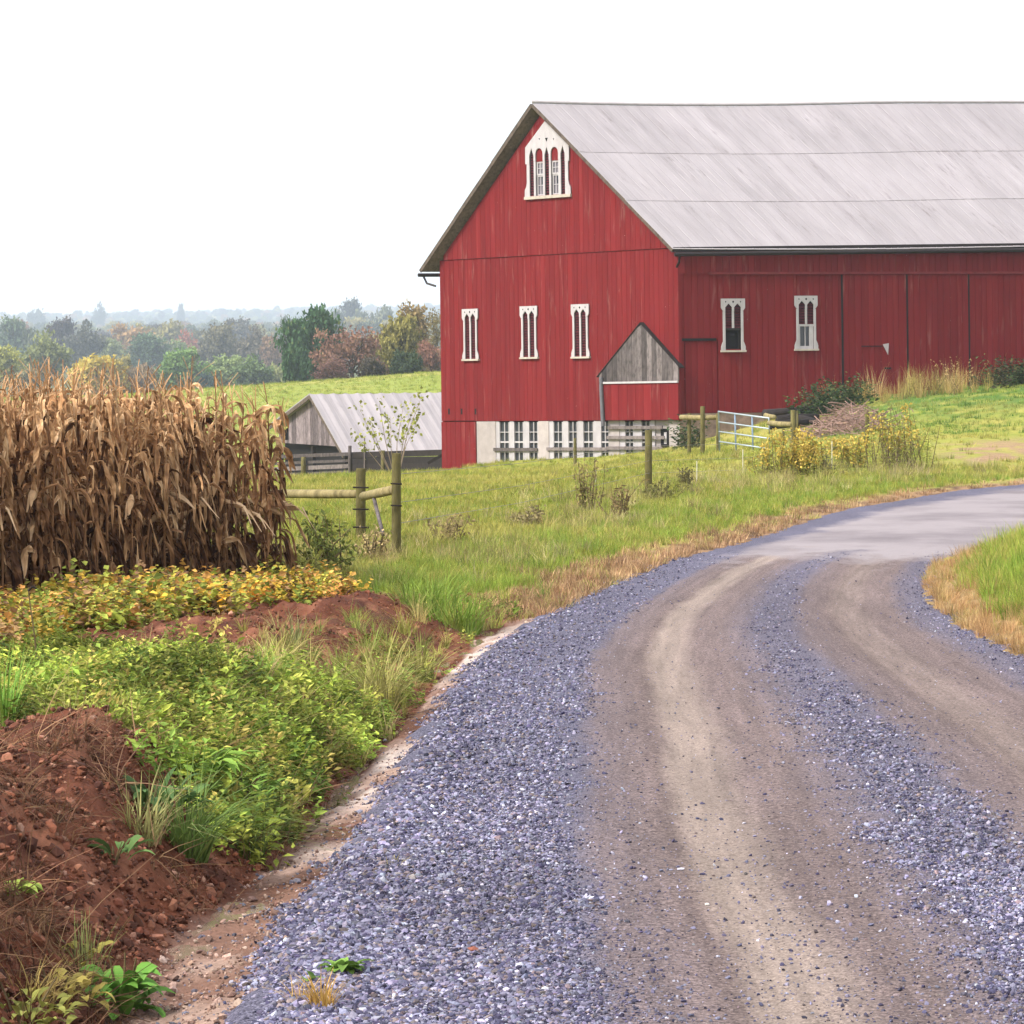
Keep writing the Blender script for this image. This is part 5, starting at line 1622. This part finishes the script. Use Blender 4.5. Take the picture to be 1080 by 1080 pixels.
k = (d > .35 + n2 * .9) & (d < 2.6 + (Y - 36) * .03) & ~in_corn(X, Y) & (Y > 36)
X, Y = X[k], Y[k]
scatter('green_verge_grass', ROUGH, 5, at_h(X, Y), tints(len(X), [(.19, .285, .042), (.26, .33, .055), (.125, .21, .035), (.33, .32, .08)], (4, 3, 2, 1), .16), rng.uniform(.22, .48, len(X)), 'lush green verge grass beside the gravel road', 'grass', .15)
# dry mown strip at the road edge
X, Y = ground_pts(9000, -.03, .16, 33, 92, 1.2)
d, e = dle(X, Y); n2 = fbm(X * 1.3, Y * 1.3, 57, 4)
k = (d > -.02) & (d < .62 + (n2 - .4) * 1.5)
X, Y = X[k], Y[k]
scatter('dry_verge_grass', TUFT, 5, at_h(X, Y), tints(len(X), [(.34, .215, .12), (.42, .29, .16), (.23, .14, .085), (.33, .32, .10)], (4, 2, 2, 1), .2), rng.uniform(.45, .9, len(X)), 'short rust brown dead grass edging the gravel road', 'grass')

# the grassy corner on the other side of the road
X, Y = ground_pts(34000, .08, .34, 12, 56, 1.2)
d, e = dle(X, Y); n2 = fbm(X * 1.3, Y * 1.3, 57, 4)
k = e > .45 + (n2 - .5)
scatter('corner_grass', ROUGH, 5, at_h(X[k], Y[k]), tints(int(k.sum()), [(.21, .31, .045), (.29, .34, .06), (.14, .24, .036), (.36, .33, .09)], (4, 3, 2, 1.5), .16), rng.uniform(.25, .6, int(k.sum())), 'green grass on the corner inside the road bend', 'grass', .15)
k = (e > -.05) & (e < .85 + (n2 - .5) * 1.4) & (rng.random(len(e)) < .9)
scatter('dry_corner_grass', ROUGH, 5, at_h(X[k], Y[k]), tints(int(k.sum()), [(.42, .27, .13), (.34, .20, .10), (.46, .33, .16), (.30, .28, .08)], (4, 2, 2, 1), .18), rng.uniform(.15, .4, int(k.sum())), 'tan dead grass round the corner inside the road bend', 'grass', .2)

# dry tall stems under the barn's long wall and dark weeds at its foot
X, Y = ground_pts(420, .09, .17, 134, 151, .6)
k = ~in_barn(X, Y); X, Y = X[k], Y[k]
wl = np.exp(-(((X / Y) - .128) / .014) ** 2) + .35 * np.exp(-(((X / Y) - .105) / .012) ** 2)
relw = ((np.stack([X, Y], 1) - C0[:2]) @ NL[:2]); k = (rng.random(len(X)) < wl) & (relw < 7)
X, Y = X[k], Y[k]
STEMS = proto_collection('stem_kinds', [tuft_mesh('stems', 30, 1.2, .3, .35, .02, 440 + k, GRASS_I, .45) for k in range(4)])
scatter('tall_dry_stems', STEMS, 4, at_h(X, Y), tints(len(X), [(.40, .28, .11), (.34, .27, .10), (.30, .28, .08), (.45, .34, .16)], (3, 2, 2, 1), .18), rng.uniform(.25, 1.0, len(X)), 'tall golden dead weeds against the sliding doors', 'weeds', .1)

WEED = proto_collection('weed_kinds', [weed_mesh('weed', 5, .28, .12, 7, .11, .06, 460 + k, LEAF_I) for k in range(5)])
BIGW = proto_collection('dark_weed_kinds', [weed_mesh('dark_weed', 7, .8, .3, 12, .16, .09, 480 + k, LEAF_I) for k in range(4)])
pts = []
for (px, Y0, n, sp) in ((872, 140, 26, 12), (900, 142, 14, 12), (1070, 146, 14, 10), (728, 138, 7, 5), (1040, 146, 6, 14), (845, 137, 6, 10)):
    for _ in range(n):
        Yq = Y0 + random.gauss(0, 1.5); p = G(px + random.gauss(0, sp * .6), 440, Yq)
        pts.append((p[0], Yq))
pts = np.array(pts); kk = ~in_barn(pts[:, 0], pts[:, 1]); pts = pts[kk]
scatter('dark_weeds', BIGW, 4, at_h(pts[:, 0], pts[:, 1]), tints(len(pts), [(.03, .055, .024), (.045, .08, .03), (.06, .06, .035)], (3, 2, 1), .2), rng.uniform(.8, 1.6, len(pts)), 'dark green weeds growing along the barn foundation', 'weeds')

# ---- the cut bank beside the corn
def bank_pts(n, Y0=9.5, Y1=38):
    X, Y = ground_pts(n, -.17, .04, Y0, Y1, 1.3); d, e = dle(X, Y)
    return X, Y, d
X, Y, d = bank_pts(30000)
n2 = fbm(X * 1.1, Y * .9, 101, 4); n3 = fbm(X * .6, Y * .35, 117, 3)
pixx = 540 + F * X / Y; pixy = HZN + F * (EYE - .35) / Y
# thick green ground weeds on the middle of the bank
reg = sm(15.6, 16.4, Y - (d - .7) * 1.2) * (1 - sm(23.5, 25.5, Y)) * sm(.12, .45, d - ditch_w(Y)) * (1 - sm(3.6, 4.6, d))
bare = np.clip(1.6 * np.exp(-(((Y - 26.0) / 4.6) ** 4 + ((d - 1.6) / .85) ** 4)), 0, 1)
edge2 = .5 * sm(24, 27, Y) * (1 - sm(33, 37, Y)) * (1 - sm(.6, 1.7, d)) * sm(.25, .45, d)
dens = np.clip(reg * (.55 + .9 * sm(.35, .6, n2)) + edge2 * sm(.4, .6, n2) + .05 * sm(.6, .7, n2) * (Y < 36) * (Y > 24), 0, 1) * (1 - .93 * bare)
k = (rng.random(len(X)) < dens * .62) & ~in_corn(X, Y) & (d > .25)
GW_ = [(.27, .325, .055), (.20, .28, .048), (.33, .345, .075), (.125, .20, .038), (.31, .26, .075)]
LEAFY = proto_collection('bank_weed_kinds', [weed_mesh('bank_weed', 9, .16, .14, 9, .054, .024, 500 + q, LEAF_I, .2) for q in range(6)])
scatter('bank_weeds', LEAFY, 6, at_h(X[k], Y[k]), tints(int(k.sum()), GW_, (4, 4, 3, 2, 1.2), .2) * (.48 + .86 * sm(.3, .66, fbm(X[k] * 1.9, Y[k] * 1.1, 141, 3)))[:, None], rng.uniform(.55, 1.25, int(k.sum())), 'bright green low weeds matting the roadside bank', 'weeds', .2)
# grass among them
k = (rng.random(len(X)) < np.clip(dens * .06 + .22 * edge2 + .2 * np.exp(-((Y - 23.5) / 1.8) ** 2) * np.exp(-((d - .9) / .5) ** 2), 0, 1)) & ~in_corn(X, Y) & (d > .3)
BG = proto_collection('bank_grass_kinds', [tuft_mesh('bank_grass', 40, .30, .07, .8, .007, 520 + q, GRASS_I) for q in range(5)])
scatter('bank_grass', BG, 5, at_h(X[k], Y[k]), tints(int(k.sum()), [(.25, .27, .06), (.33, .29, .11), (.16, .22, .045), (.36, .27, .14)], (3, 3, 2, 2), .2), rng.uniform(.35, .85, int(k.sum())), 'thin arching grass among the bank weeds', 'grass', .2)
# yellowing plants along the corn
X, Y, d = bank_pts(30000, 20, 41)
rel = np.stack([X, Y], 1) - ca[:2]; al = rel @ cdir; bk = -(rel @ cn)
wd_ = 2.5 - 2.1 * sm(.3, cl_ - .8, al)
n2 = fbm(X * 1.6, Y * .8, 131, 3)
st_ = .75 * (1 - sm(1.5, cl_ - .6, al)) + .10
k = (bk > st_) & (bk < st_ + wd_ * (.5 + n2 * 1.1)) & (rng.random(len(X)) < .22 + 1.3 * sm(.4, .65, vnoise(X * 3.1, Y * 1.4, 133))) & (al < cl_ - .55) & (rng.random(len(X)) < .46)
YL = proto_collection('yellow_plant_kinds', [weed_mesh('yellow_plant', 5, .28, .11, 9, .080, .060, 540 + q, LEAF_I, .35) for q in range(6)])
P = at_h(X[k], Y[k]); a_ = al[k]; yh = (.55 + .9 * n2)[k]
tn = tints(len(P), [(.52, .36, .055), (.56, .30, .085), (.38, .36, .07), (.23, .28, .05), (.25, .15, .075)], (2.6, 2.2, 2.6, 4.2, 1.6), .28) * .92
gr = sm(1.5, cl_ - .5, a_)[:, None]
tn = tn * (1 - .62 * gr) + np.array((.24, .27, .05)) * .62 * gr
scatter('yellowing_plants', YL, 6, P, tn, rng.uniform(.6, 1.1, len(P)) * yh, 'yellow and orange leafed plants at the foot of the corn', 'plants', .15)
# dead thatch hanging from the bank
X, Y, d = bank_pts(5200, 9.5, 30)
n2 = fbm(X * 2, Y * 1.5, 151, 3)
k = (d > ditch_w(Y) + .12) & (d < ditch_w(Y) + 1.2) & (n2 > .56)
TH = proto_collection('thatch_kinds', [tuft_mesh('thatch', 12, .09, .05, 2.2, .004, 560 + q, GRASS_I) for q in range(4)])
scatter('dead_thatch', TH, 4, at_h(X[k], Y[k], 0), tints(int(k.sum()), [(.16, .085, .05), (.22, .13, .075), (.10, .055, .035)], (3, 2, 2), .2), rng.uniform(.5, 1.3, int(k.sum())), 'matted dead rootlets and thatch on the red bank', 'thatch', .5)

# ================================================================== STONES
def rock_mesh(name, seed, m):
    g = np.random.default_rng(seed)
    t = (1 + 5 ** .5) / 2
    v = np.array([(-1, t, 0), (1, t, 0), (-1, -t, 0), (1, -t, 0), (0, -1, t), (0, 1, t), (0, -1, -t), (0, 1, -t), (t, 0, -1), (t, 0, 1), (-t, 0, -1), (-t, 0, 1)]) / 1.9
    f = [(0, 11, 5), (0, 5, 1), (0, 1, 7), (0, 7, 10), (0, 10, 11), (1, 5, 9), (5, 11, 4), (11, 10, 2), (10, 7, 6), (7, 1, 8), (3, 9, 4), (3, 4, 2), (3, 2, 6), (3, 6, 8), (3, 8, 9), (4, 9, 5), (2, 4, 11), (6, 2, 10), (8, 6, 7), (9, 8, 1)]
    v = v * g.uniform(.62, 1.2, (12, 1)) * np.array((g.uniform(.8, 1.25), g.uniform(.7, 1.1), g.uniform(.5, .8)))
    me = mesh_np(name, v, tris=np.array(f), rnd=g.random(12)); me.materials.append(m); return me
ROCK = proto_collection('stone_kinds', [rock_mesh('stone', 600 + k, STONE_I) for k in range(8)])
def track(kk):
    return np.interp(kk, [0, .195, .225, .30, .45, .50, .54, .60, .64, .72, .87, .92, 1], [0, .03, .80, .97, .94, .75, .25, .22, .85, .97, .93, .4, .05])
X, Y = ground_pts(1080000, -.16, .21, 9.5, 45, 1.75)
kk = (X - xL(Y)) / (xR(Y) - xL(Y)) - .038 * (1 - sm(11, 18, Y)) + (fbm(X * .7, Y * .3, 161, 3) - .5) * .07 + (fbm(X * 3, Y * 3, 163, 3) - .5) * .09
raw = (X - xL(Y)) / (xR(Y) - xL(Y))
k = (raw > -.05) & (raw < 1.025) & (rng.random(len(X)) < sm(-.040, -.006, raw + (fbm(X * 4, Y * 4, 171, 3) - .5) * .05) ** 1.3) & (rng.random(len(X)) < ((1 - track(kk)) ** 1.5 * .95 + .014) * (1 - .97 * sm(42.5, 46.5, Y) * sm(.06, .2, raw)))
X, Y, kk = X[k], Y[k], kk[k]
def road_z(X, Y):
    raw = (X - xL(Y)) / (xR(Y) - xL(Y))
    t_ = np.exp(-((raw - .36) / .07) ** 2) + np.exp(-((raw - .76) / .09) ** 2)
    z = .03 * np.sin(np.clip(raw, 0, 1) * math.pi) - .030 * t_ * (1 - sm(40, 48, Y)) + (fbm(X * 5, Y * 5, 8, 3) - .5) * .03 * (1 - sm(40, 60, Y))
    return z + .02 * np.exp(-((raw - .03) / .03) ** 2) * (1 - sm(30, 42, Y)) - np.where(raw < 0, -raw * 2.6, 0)
sz = np.clip(rng.lognormal(math.log(.0060), .48, len(X)), .0025, .019) * (1 + .25 * np.exp(-((kk - .02) / .05) ** 2)) * (1 - .3 * track(kk))
tn = tints(len(X), [(.108, .106, .162), (.045, .044, .082), (.172, .170, .245), (.28, .28, .355), (.14, .115, .12)], (5, 5, 3, .9, 2.0), .3) * (.74 + .86 * fbm(X * .9, Y * .35, 181, 4))[:, None]
scatter('road_gravel', ROCK, 8, np.stack([X, Y, np.where(raw[k] < .0, np.maximum(road_z(X, Y), H(X, Y)), road_z(X, Y)) + sz * .25], 1), tn, sz, 'loose blue grey crushed stone on the road', 'gravel', .5)
# clods and small stones on the bank and silt
X, Y, d = bank_pts(95000, 9.5, 36)
wd = ditch_w(Y)
soilness = (d > .05) & (d < 6)
inside = (d < wd + .15)
k = soilness & (rng.random(len(X)) < np.where(inside, .5, .75)) & ~in_corn(X, Y)
X, Y, inside = X[k], Y[k], inside[k]
sz = np.clip(rng.lognormal(math.log(.0088), .55, len(X)), .004, .05) * np.where(inside, .6, 1)
tn = tints(len(X), [(.140, .051, .029), (.070, .027, .017), (.20, .088, .054), (.30, .17, .12)], (5, 4, 2.5, .5), .2)
tn[inside] = tints(int(inside.sum()), [(.26, .17, .135), (.13, .08, .065), (.34, .25, .21), (.12, .12, .16)], (3, 3, 2, 2), .2)
scatter('soil_clods', ROCK, 8, np.stack([X, Y, H(X, Y) + sz * .2], 1), tn, sz, 'red earth clods and pebbles on the cut bank', 'soil', .6)

# a few stones one can tell apart
for (px, py, s, col, lab) in ((500, 1005, .024, (.20, .075, .052), 'reddish brown stone lying alone on the blue gravel'),
                              (452, 992, .013, (.52, .50, .52), 'small white stone on the gravel above the weed clump'),
                              (746, 957, .014, (.55, .53, .50), 'small white stone in the packed wheel track'),
                              (718, 919, .016, (.42, .42, .52), 'pale bluish stone in the packed wheel track')):
    p = on_level(px, py, .0)
    zz = float(road_z(p[0:1], p[1:2])[0])
    o = link('stone', rock_mesh('stone', int(px), STONE_O), None, None, (p[0], p[1], zz + s * .35)); o.scale = (s, s, s * .9); o.color = (*col, 1)
    tag(o, lab, 'stone')
# ================================================================== PLANTS ONE CAN TELL APART
def plant(name, lab, cat, px, py, Y=None, group=None, sink=.0):
    """a plant's base: where it stands on the ground"""
    if Y is None:
        Y = 20.0
        for _ in range(40):
            p = G(px, py, Y); z = Hs(p[0], p[1]); Y = float(np.clip(Y + (p[2] - z) * Y / EYE * .6, 9, 200))
    p = G(px, py, Y); z = Hs(p[0], p[1])
    return empty(name, (p[0], p[1], z - sink), lab, cat, group), Y

def part_leaves(parent, name, C, D, Nn, L, W, R, col, m=None, fold=.12):
    V, T, Rr = leaf_cloud(C, D, Nn, L, W, R, fold)
    o = link(name, mesh_np(name, V, tris=T, rnd=Rr), m or LEAF_O, parent); o.color = tuple(min(v * 1.5, .62) for v in col) + (1,); return o

def goldenrod(px, py, Y, w_px, h_px, lab, dense=1.0, seed=0, flower=.8):
    e, Y = plant('goldenrod', lab, 'wildflower', px, py, Y, 'goldenrod clumps along the fence')
    g = np.random.default_rng(seed); sw = w_px * Y / F; sh_ = h_px * Y / F
    st = MB(); LC, LD, FC_, FD = [], [], [], []
    for s in range(int(24 * dense)):
        b = np.array((g.normal(0, sw * .22), g.normal(0, sw * .22), -.05)); top = b + np.array((g.normal(0, sw * .12), g.normal(0, .2), sh_ * g.uniform(.5, 1.0)))
        m_ = (b + top) / 2 + np.array((g.normal(0, .06), 0, 0)); st.tube([b, m_, top], [.012, .009, .005], 4, cap=False)
        for k in range(30):
            f = g.uniform(.08, .95); p = b + (top - b) * f; a = g.uniform(0, 6.28)
            LC.append(p); LD.append((math.cos(a), math.sin(a), g.uniform(-.3, .5)))
        if g.random() < flower:
            for k in range(42):
                a = g.uniform(0, 6.28); r = abs(g.normal(0, .10)); FC_.append(top + np.array((math.cos(a) * r, math.sin(a) * r, g.uniform(-.42, .06)))); FD.append(rdir(1, g)[0])
    st.build('stem', STEM, e)
    LC, LD = np.array(LC), np.array(LD); n = len(LC)
    part_leaves(e, 'foliage', LC, LD, np.tile(UP, (n, 1)) + g.normal(0, .4, (n, 3)), .13 * g.uniform(.6, 1.2, n), .04, g.random(n), (.23, .245, .06))
    FC_, FD = np.array(FC_), np.array(FD); n = len(FC_)
    part_leaves(e, 'flower_head', FC_, FD, rdir(n, g), .085 * g.uniform(.6, 1.2, n), .06, g.random(n) * .8, (.33, .245, .055))
    return e
goldenrod(846, 520, 84, 50, 54, 'yellow goldenrod clump in front of the gate fence, the fullest one', 1.5, 1)
goldenrod(806, 516, 88, 34, 36, 'thin pale goldenrod spray just beside the fullest clump', .7, 2, .6)
goldenrod(946, 504, 91, 60, 70, 'tall goldenrod clump by the log rail end, brown at its base', 1.6, 3, .55)
goldenrod(900, 508, 93, 46, 34, 'low straw coloured goldenrod between the two tall clumps', .9, 4, .45)
goldenrod(880, 470, 100, 34, 22, 'small goldenrod patch below the brush heap', .6, 5, .7)

def dark_weed(px, py, Y, w_px, h_px, lab, col, seed, n=260, L=.09):
    e, Y = plant('weed', lab, 'weed', px, py, Y, 'seedy brown weeds on the verge'); g = np.random.default_rng(seed)
    sw, sh_ = w_px * Y / F, h_px * Y / F; st = MB(); C = []; D = []
    for s in range(16):
        b = np.array((g.normal(0, sw * .2), g.normal(0, sw * .2), -.04)); t_ = b + np.array((g.normal(0, sw * .25), g.normal(0, .15), sh_ * g.uniform(.55, 1.05)))
        st.tube([b, (b + t_) / 2 + g.normal(0, .03, 3), t_], [.008, .006, .003], 4, cap=False)
        for k in range(n // 16):
            p = b + (t_ - b) * g.uniform(.2, 1.02); C.append(p + g.normal(0, .03, 3)); D.append(rdir(1, g)[0])
    st.build('stem', STEM, e); C, D = np.array(C), np.array(D); m_ = len(C)
    part_leaves(e, 'foliage', C, D, rdir(m_, g), L * g.uniform(.5, 1.2, m_), L * .4, g.random(m_), col); return e
for i, (px, py, Y, w_, h_, lab, col) in enumerate([(652, 578, 56, 34, 46, 'brown seedy weed clump on the verge below the green fence post', (.13, .095, .045)),
        (620, 568, 60, 26, 60, 'tall thin weed rising beside the brown seedy clump', (.16, .13, .06)),
        (724, 527, 76, 14, 24, 'narrow dark weed standing past the green fence post', (.075, .07, .03)),
        (700, 552, 66, 44, 28, 'low olive weed mat between fence post and road', (.10, .10, .035)),
        (470, 590, 47, 34, 34, 'dusty brown weed beside the corner brace post', (.17, .135, .065)),
        (560, 592, 53, 30, 26, 'small grey brown weed in the meadow by the verge', (.155, .13, .07)),
        (870, 512, 86, 30, 26, 'dark stemmed weed in the shade of the goldenrod', (.06, .06, .03)),
        (940, 500, 90, 44, 40, 'brown bushy weed under the tall goldenrod', (.105, .085, .05)),
        (1010, 416, 140, 60, 42, 'pale feathery dry weed against the red sliding doors', (.31, .215, .10)),
        (968, 418, 141, 36, 24, 'yellowish round weed at the foot of the sliding doors', (.26, .21, .07)),
        (823, 436, 138, 12, 15, 'reddish brown dock stalk against the red wall', (.27, .12, .06))]):
    dark_weed(px, py, Y, w_, h_, lab, col, 700 + i)

# leafy bramble beside the brace fence
def bramble(px, py, Y, w_px, h_px, lab, col, seed, nst=16, name='bramble', per=16, L=.085):
    e, Y = plant(name, lab, 'shrub', px, py, Y); g = np.random.default_rng(seed); sw, sh_ = w_px * Y / F, h_px * Y / F
    st = MB(); C = []; D = []
    for s in range(nst):
        a = g.uniform(0, 6.28); b = np.array((g.normal(0, .12), g.normal(0, .12), -.05)); r = sw * .5 * g.uniform(.2, 1)
        hh = sh_ * g.uniform(.35, 1.0) * (1 - .3 * r / sw)
        m_ = b + np.array((math.cos(a) * r * .45, math.sin(a) * r * .45, hh * .7)); t_ = b + np.array((math.cos(a) * r, math.sin(a) * r, hh))
        st.tube([b, m_, t_], [.012, .009, .004], 4, cap=False)
        for k in range(per):
            f = g.uniform(.15, 1.03); p = b + (m_ - b) * f / .5 if f < .5 else m_ + (t_ - m_) * (f - .5) / .5
            C.append(p + g.normal(0, .035, 3)); D.append(rdir(1, g)[0] + (0, 0, -.3))
    st.build('stem', STEM, e); C, D = np.array(C), np.array(D); n = len(C)
    part_leaves(e, 'foliage', C, D, np.tile(UP, (n, 1)) + g.normal(0, .6, (n, 3)), L * g.uniform(.6, 1.3, n), L * .55, g.random(n), col); return e
bramble(343, 610, 38.5, 76, 78, 'leafy bramble with reddish stems between the corn and the brace post', (.095, .115, .030), 800, 26, per=24)
bramble(325, 612, 37.5, 60, 40, 'low yellow green bramble at the road end of the corn', (.17, .175, .042), 801, 26, per=22)
bramble(396, 606, 41.5, 40, 46, 'pale straw shrub around the foot of the tall brace post', (.27, .21, .11), 802, 20, per=16, L=.06)

# slender sapling before the shed roof
e, Y = plant('sapling', 'slender sapling with few yellow green leaves before the shed roof', 'sapling', 418, 505, 132)
g = np.random.default_rng(31); st = MB(); C = []; D = []
E_ = np.array(e.location)
root = G(418, 505, Y) - E_; root[2] = -.1
for (tx, ty) in ((445, 417), (400, 425), (380, 432), (425, 430), (442, 440), (375, 460), (412, 440), (438, 425), (390, 445)):
    tip = G(tx, ty, Y + g.normal(0, .6)) - E_; m_ = root + (tip - root) * .5 + np.array((-.1, 0, .15))
    st.tube([root, m_, tip], [.022, .014, .005], 5, cap=False)
    for k in range(30):
        f = (.62, .8, 1.0)[k % 3] + .05 * g.random(); p = m_ + (tip - m_) * (f - .5) * 2 * .98 if f > .5 else m_
        C.append(p + g.normal(0, .13, 3)); D.append(rdir(1, g)[0] + (0, 0, -.5))
st.build('stem', simple('pale_stem', (.22, .17, .13), .9, .2), e)
C, D = np.array(C), np.array(D); n = len(C)
part_leaves(e, 'foliage', C, D, rdir(n, g), .17 * g.uniform(.6, 1.2, n), .13, g.random(n), (.15, .16, .035))

# broad-leaved weeds and grass tufts near the ditch
def rosette(px, py, lab, n, L, W, h, spread, col, seed, group=None, name='broadleaf_weed'):
    e, Y = plant(name, lab, 'weed', px, py, None, group); g = np.random.default_rng(seed)
    V = []; Q = []; R = []
    for k in range(n):
        a = g.uniform(0, 6.28); r0 = spread * math.sqrt(g.random()); p = np.array((math.cos(a) * r0, math.sin(a) * r0, h * g.random() * .55))
        a += g.normal(0, .6); d = np.array((math.cos(a), math.sin(a), 0)); sd = np.array((-math.sin(a), math.cos(a), g.normal(0, .3))); el = g.uniform(.4, 1.3); l = L * g.uniform(.55, 1.15); w_ = W * g.uniform(.7, 1.2); b = len(V); r = g.random()
        for i in range(6):
            f = i / 5; ww = w_ * .5 * math.sin(math.pi * min(.06 + f * .93, 1)) ** .8
            nn = np.cross(d, sd)
            V += [p - sd * ww + UP * ww * .35, p, p + sd * ww + UP * ww * .35]; R += [r, r * .8, r]
            p = p + l / 5 * np.array((d[0] * math.cos(el), d[1] * math.cos(el), math.sin(el))); el -= g.uniform(.15, .5)
        for i in range(5):
            for q in (0, 1): Q.append((b + 3 * i + q, b + 3 * i + q + 1, b + 3 * i + q + 4, b + 3 * i + q + 3))
    o = link('foliage', mesh_np('foliage', np.array(V), quads=np.array(Q), rnd=np.array(R), smooth=True), LEAF_O, e); o.color = tuple(min(v * 1.5, .62) for v in col) + (1,)
    st = MB()
    for k in range(5):
        a = g.uniform(0, 6.28); st.tube([(0, 0, -.03), (math.cos(a) * spread * .4, math.sin(a) * spread * .4, h * .5), (math.cos(a) * spread * .7, math.sin(a) * spread * .7, h * g.uniform(.6, 1))], [.006, .005, .003], 4, cap=False)
    st.build('stem', STEM, e); return e
rosette(205, 842, 'clump of long bright green dock leaves on top of the bank', 70, .21, .036, .17, .18, (.115, .195, .034), 900)
rosette(160, 860, 'dark green broad leaves spilling from the bank beside the red soil', 46, .19, .042, .14, .18, (.055, .105, .035), 901)
rosette(120, 905, 'small broad leaved weed rooted in the red soil', 12, .15, .045, .08, .07, (.07, .125, .04), 902)
rosette(250, 860, 'fresh green leaf clump over the silty ditch', 50, .16, .032, .15, .18, (.09, .16, .03), 903)
rosette(130, 1075, 'bright lobed green plant at the bottom of the bank', 46, .15, .055, .24, .07, (.075, .17, .03), 904)
rosette(14, 945, 'small pale green seedling cluster high on the red bank', 26, .09, .035, .05, .05, (.19, .25, .05), 905)
rosette(362, 1030, 'small green weed growing on the blue gravel', 22, .09, .045, .06, .035, (.095, .17, .035), 906)
rosette(330, 1040, 'little two leaved seedling next to the dry gravel weed', 7, .09, .04, .03, .02, (.11, .19, .05), 907)
rosette(60, 1062, 'yellowing low weed with curled brown leaves beneath the red bank', 60, .08, .03, .16, .16, (.20, .17, .045), 909)
rosette(22, 1070, 'low yellow green weed patch at the lower corner of the bank', 70, .075, .028, .18, .18, (.15, .16, .04), 910)
rosette(85, 1010, 'small ragged yellow weed between the red soil and the bright lobed plant', 30, .07, .026, .10, .08, (.22, .20, .05), 911)

def tuft(px, py, lab, n, h, spread, lean, wdt, col, seed, group=None, Y=None):
    e = None; ee, Y = plant('grass_tuft', lab, 'grass tuft', px, py, Y, group)
    loc = tuple(ee.location); bpy.data.objects.remove(ee)
    o = link('grass_tuft', tuft_mesh('grass_tuft', n, h, spread, lean, wdt, seed, GRASS_O), None, None, loc); o.color = tuple(min(v * 1.5, .62) for v in col) + (1,)
    return tag(o, lab, 'grass tuft', group)
tuft(196, 905, 'long green grass tuft hanging down the bank over the ditch', 190, .42, .10, 1.1, .008, (.085, .135, .034), 1)
tuft(150, 880, 'dry and green grass tuft at the edge of the red soil', 90, .30, .08, 1.0, .007, (.15, .15, .06), 2)
tuft(5, 775, 'upright bright grass tuft at the top of the bank by the frame edge', 60, .40, .05, .35, .010, (.10, .19, .03), 3)
tuft(400, 752, 'arching straw and green grass tuft beside the water in the ditch', 170, .48, .12, 1.0, .008, (.20, .19, .065), 4)
tuft(440, 715, 'spreading pale grass tuft near the gravel edge', 130, .36, .14, 1.0, .008, (.19, .19, .055), 5)
tuft(480, 668, 'tall lush green grass tuft where the ditch meets the lawn', 260, .40, .26, .8, .010, (.115, .185, .030), 6)
tuft(450, 648, 'lush green grass tuft behind the ditch head', 240, .38, .30, .8, .010, (.13, .195, .034), 7)
tuft(418, 620, 'green grass tuft in front of the tall brace post', 200, .32, .30, .8, .010, (.15, .20, .04), 8)
tuft(310, 690, 'faint thin grass tuft on the bare red mound', 40, .28, .05, .5, .006, (.11, .13, .05), 9)
tuft(340, 1066, 'small orange dry grass tuft growing out of the gravel', 90, .13, .04, .5, .005, (.30, .19, .055), 10)
tuft(318, 1062, 'sparse straw grass blades at the gravel edge', 40, .11, .035, .8, .004, (.33, .22, .08), 11)
tuft(415, 915, 'wisp of pale grass in the gravel at the ditch', 40, .07, .05, .8, .004, (.27, .23, .11), 12)
tuft(262, 905, 'dark green short grass hanging into the silty ditch', 120, .26, .09, 1.1, .007, (.085, .12, .034), 13)
tuft(30, 1050, 'tangle of yellow grass at the foot of the red bank', 90, .16, .10, 1.1, .005, (.25, .19, .07), 14)
tuft(90, 1040, 'thin upright green stems beside the bright lobed plant', 40, .24, .06, .5, .005, (.15, .17, .06), 15)

# tall bare weed stalk among the yellow leaves
e, Y = plant('weed_stalk', 'single dark bare weed stalk standing among the yellow leaves', 'weed', 42, 728, 22.5)
st = MB(); st.tube([(0, 0, -.05), (-.03, 0, .3), (-.07, 0, .62)], [.007, .006, .004], 5); st.build('stem', STEM, e)
st = MB(); st.tube([(-.07, 0, .60), (-.04, 0, .63), (.0, 0, .61)], [.006, .01, .003], 5); st.build('seed_head', DARKWOOD, e)
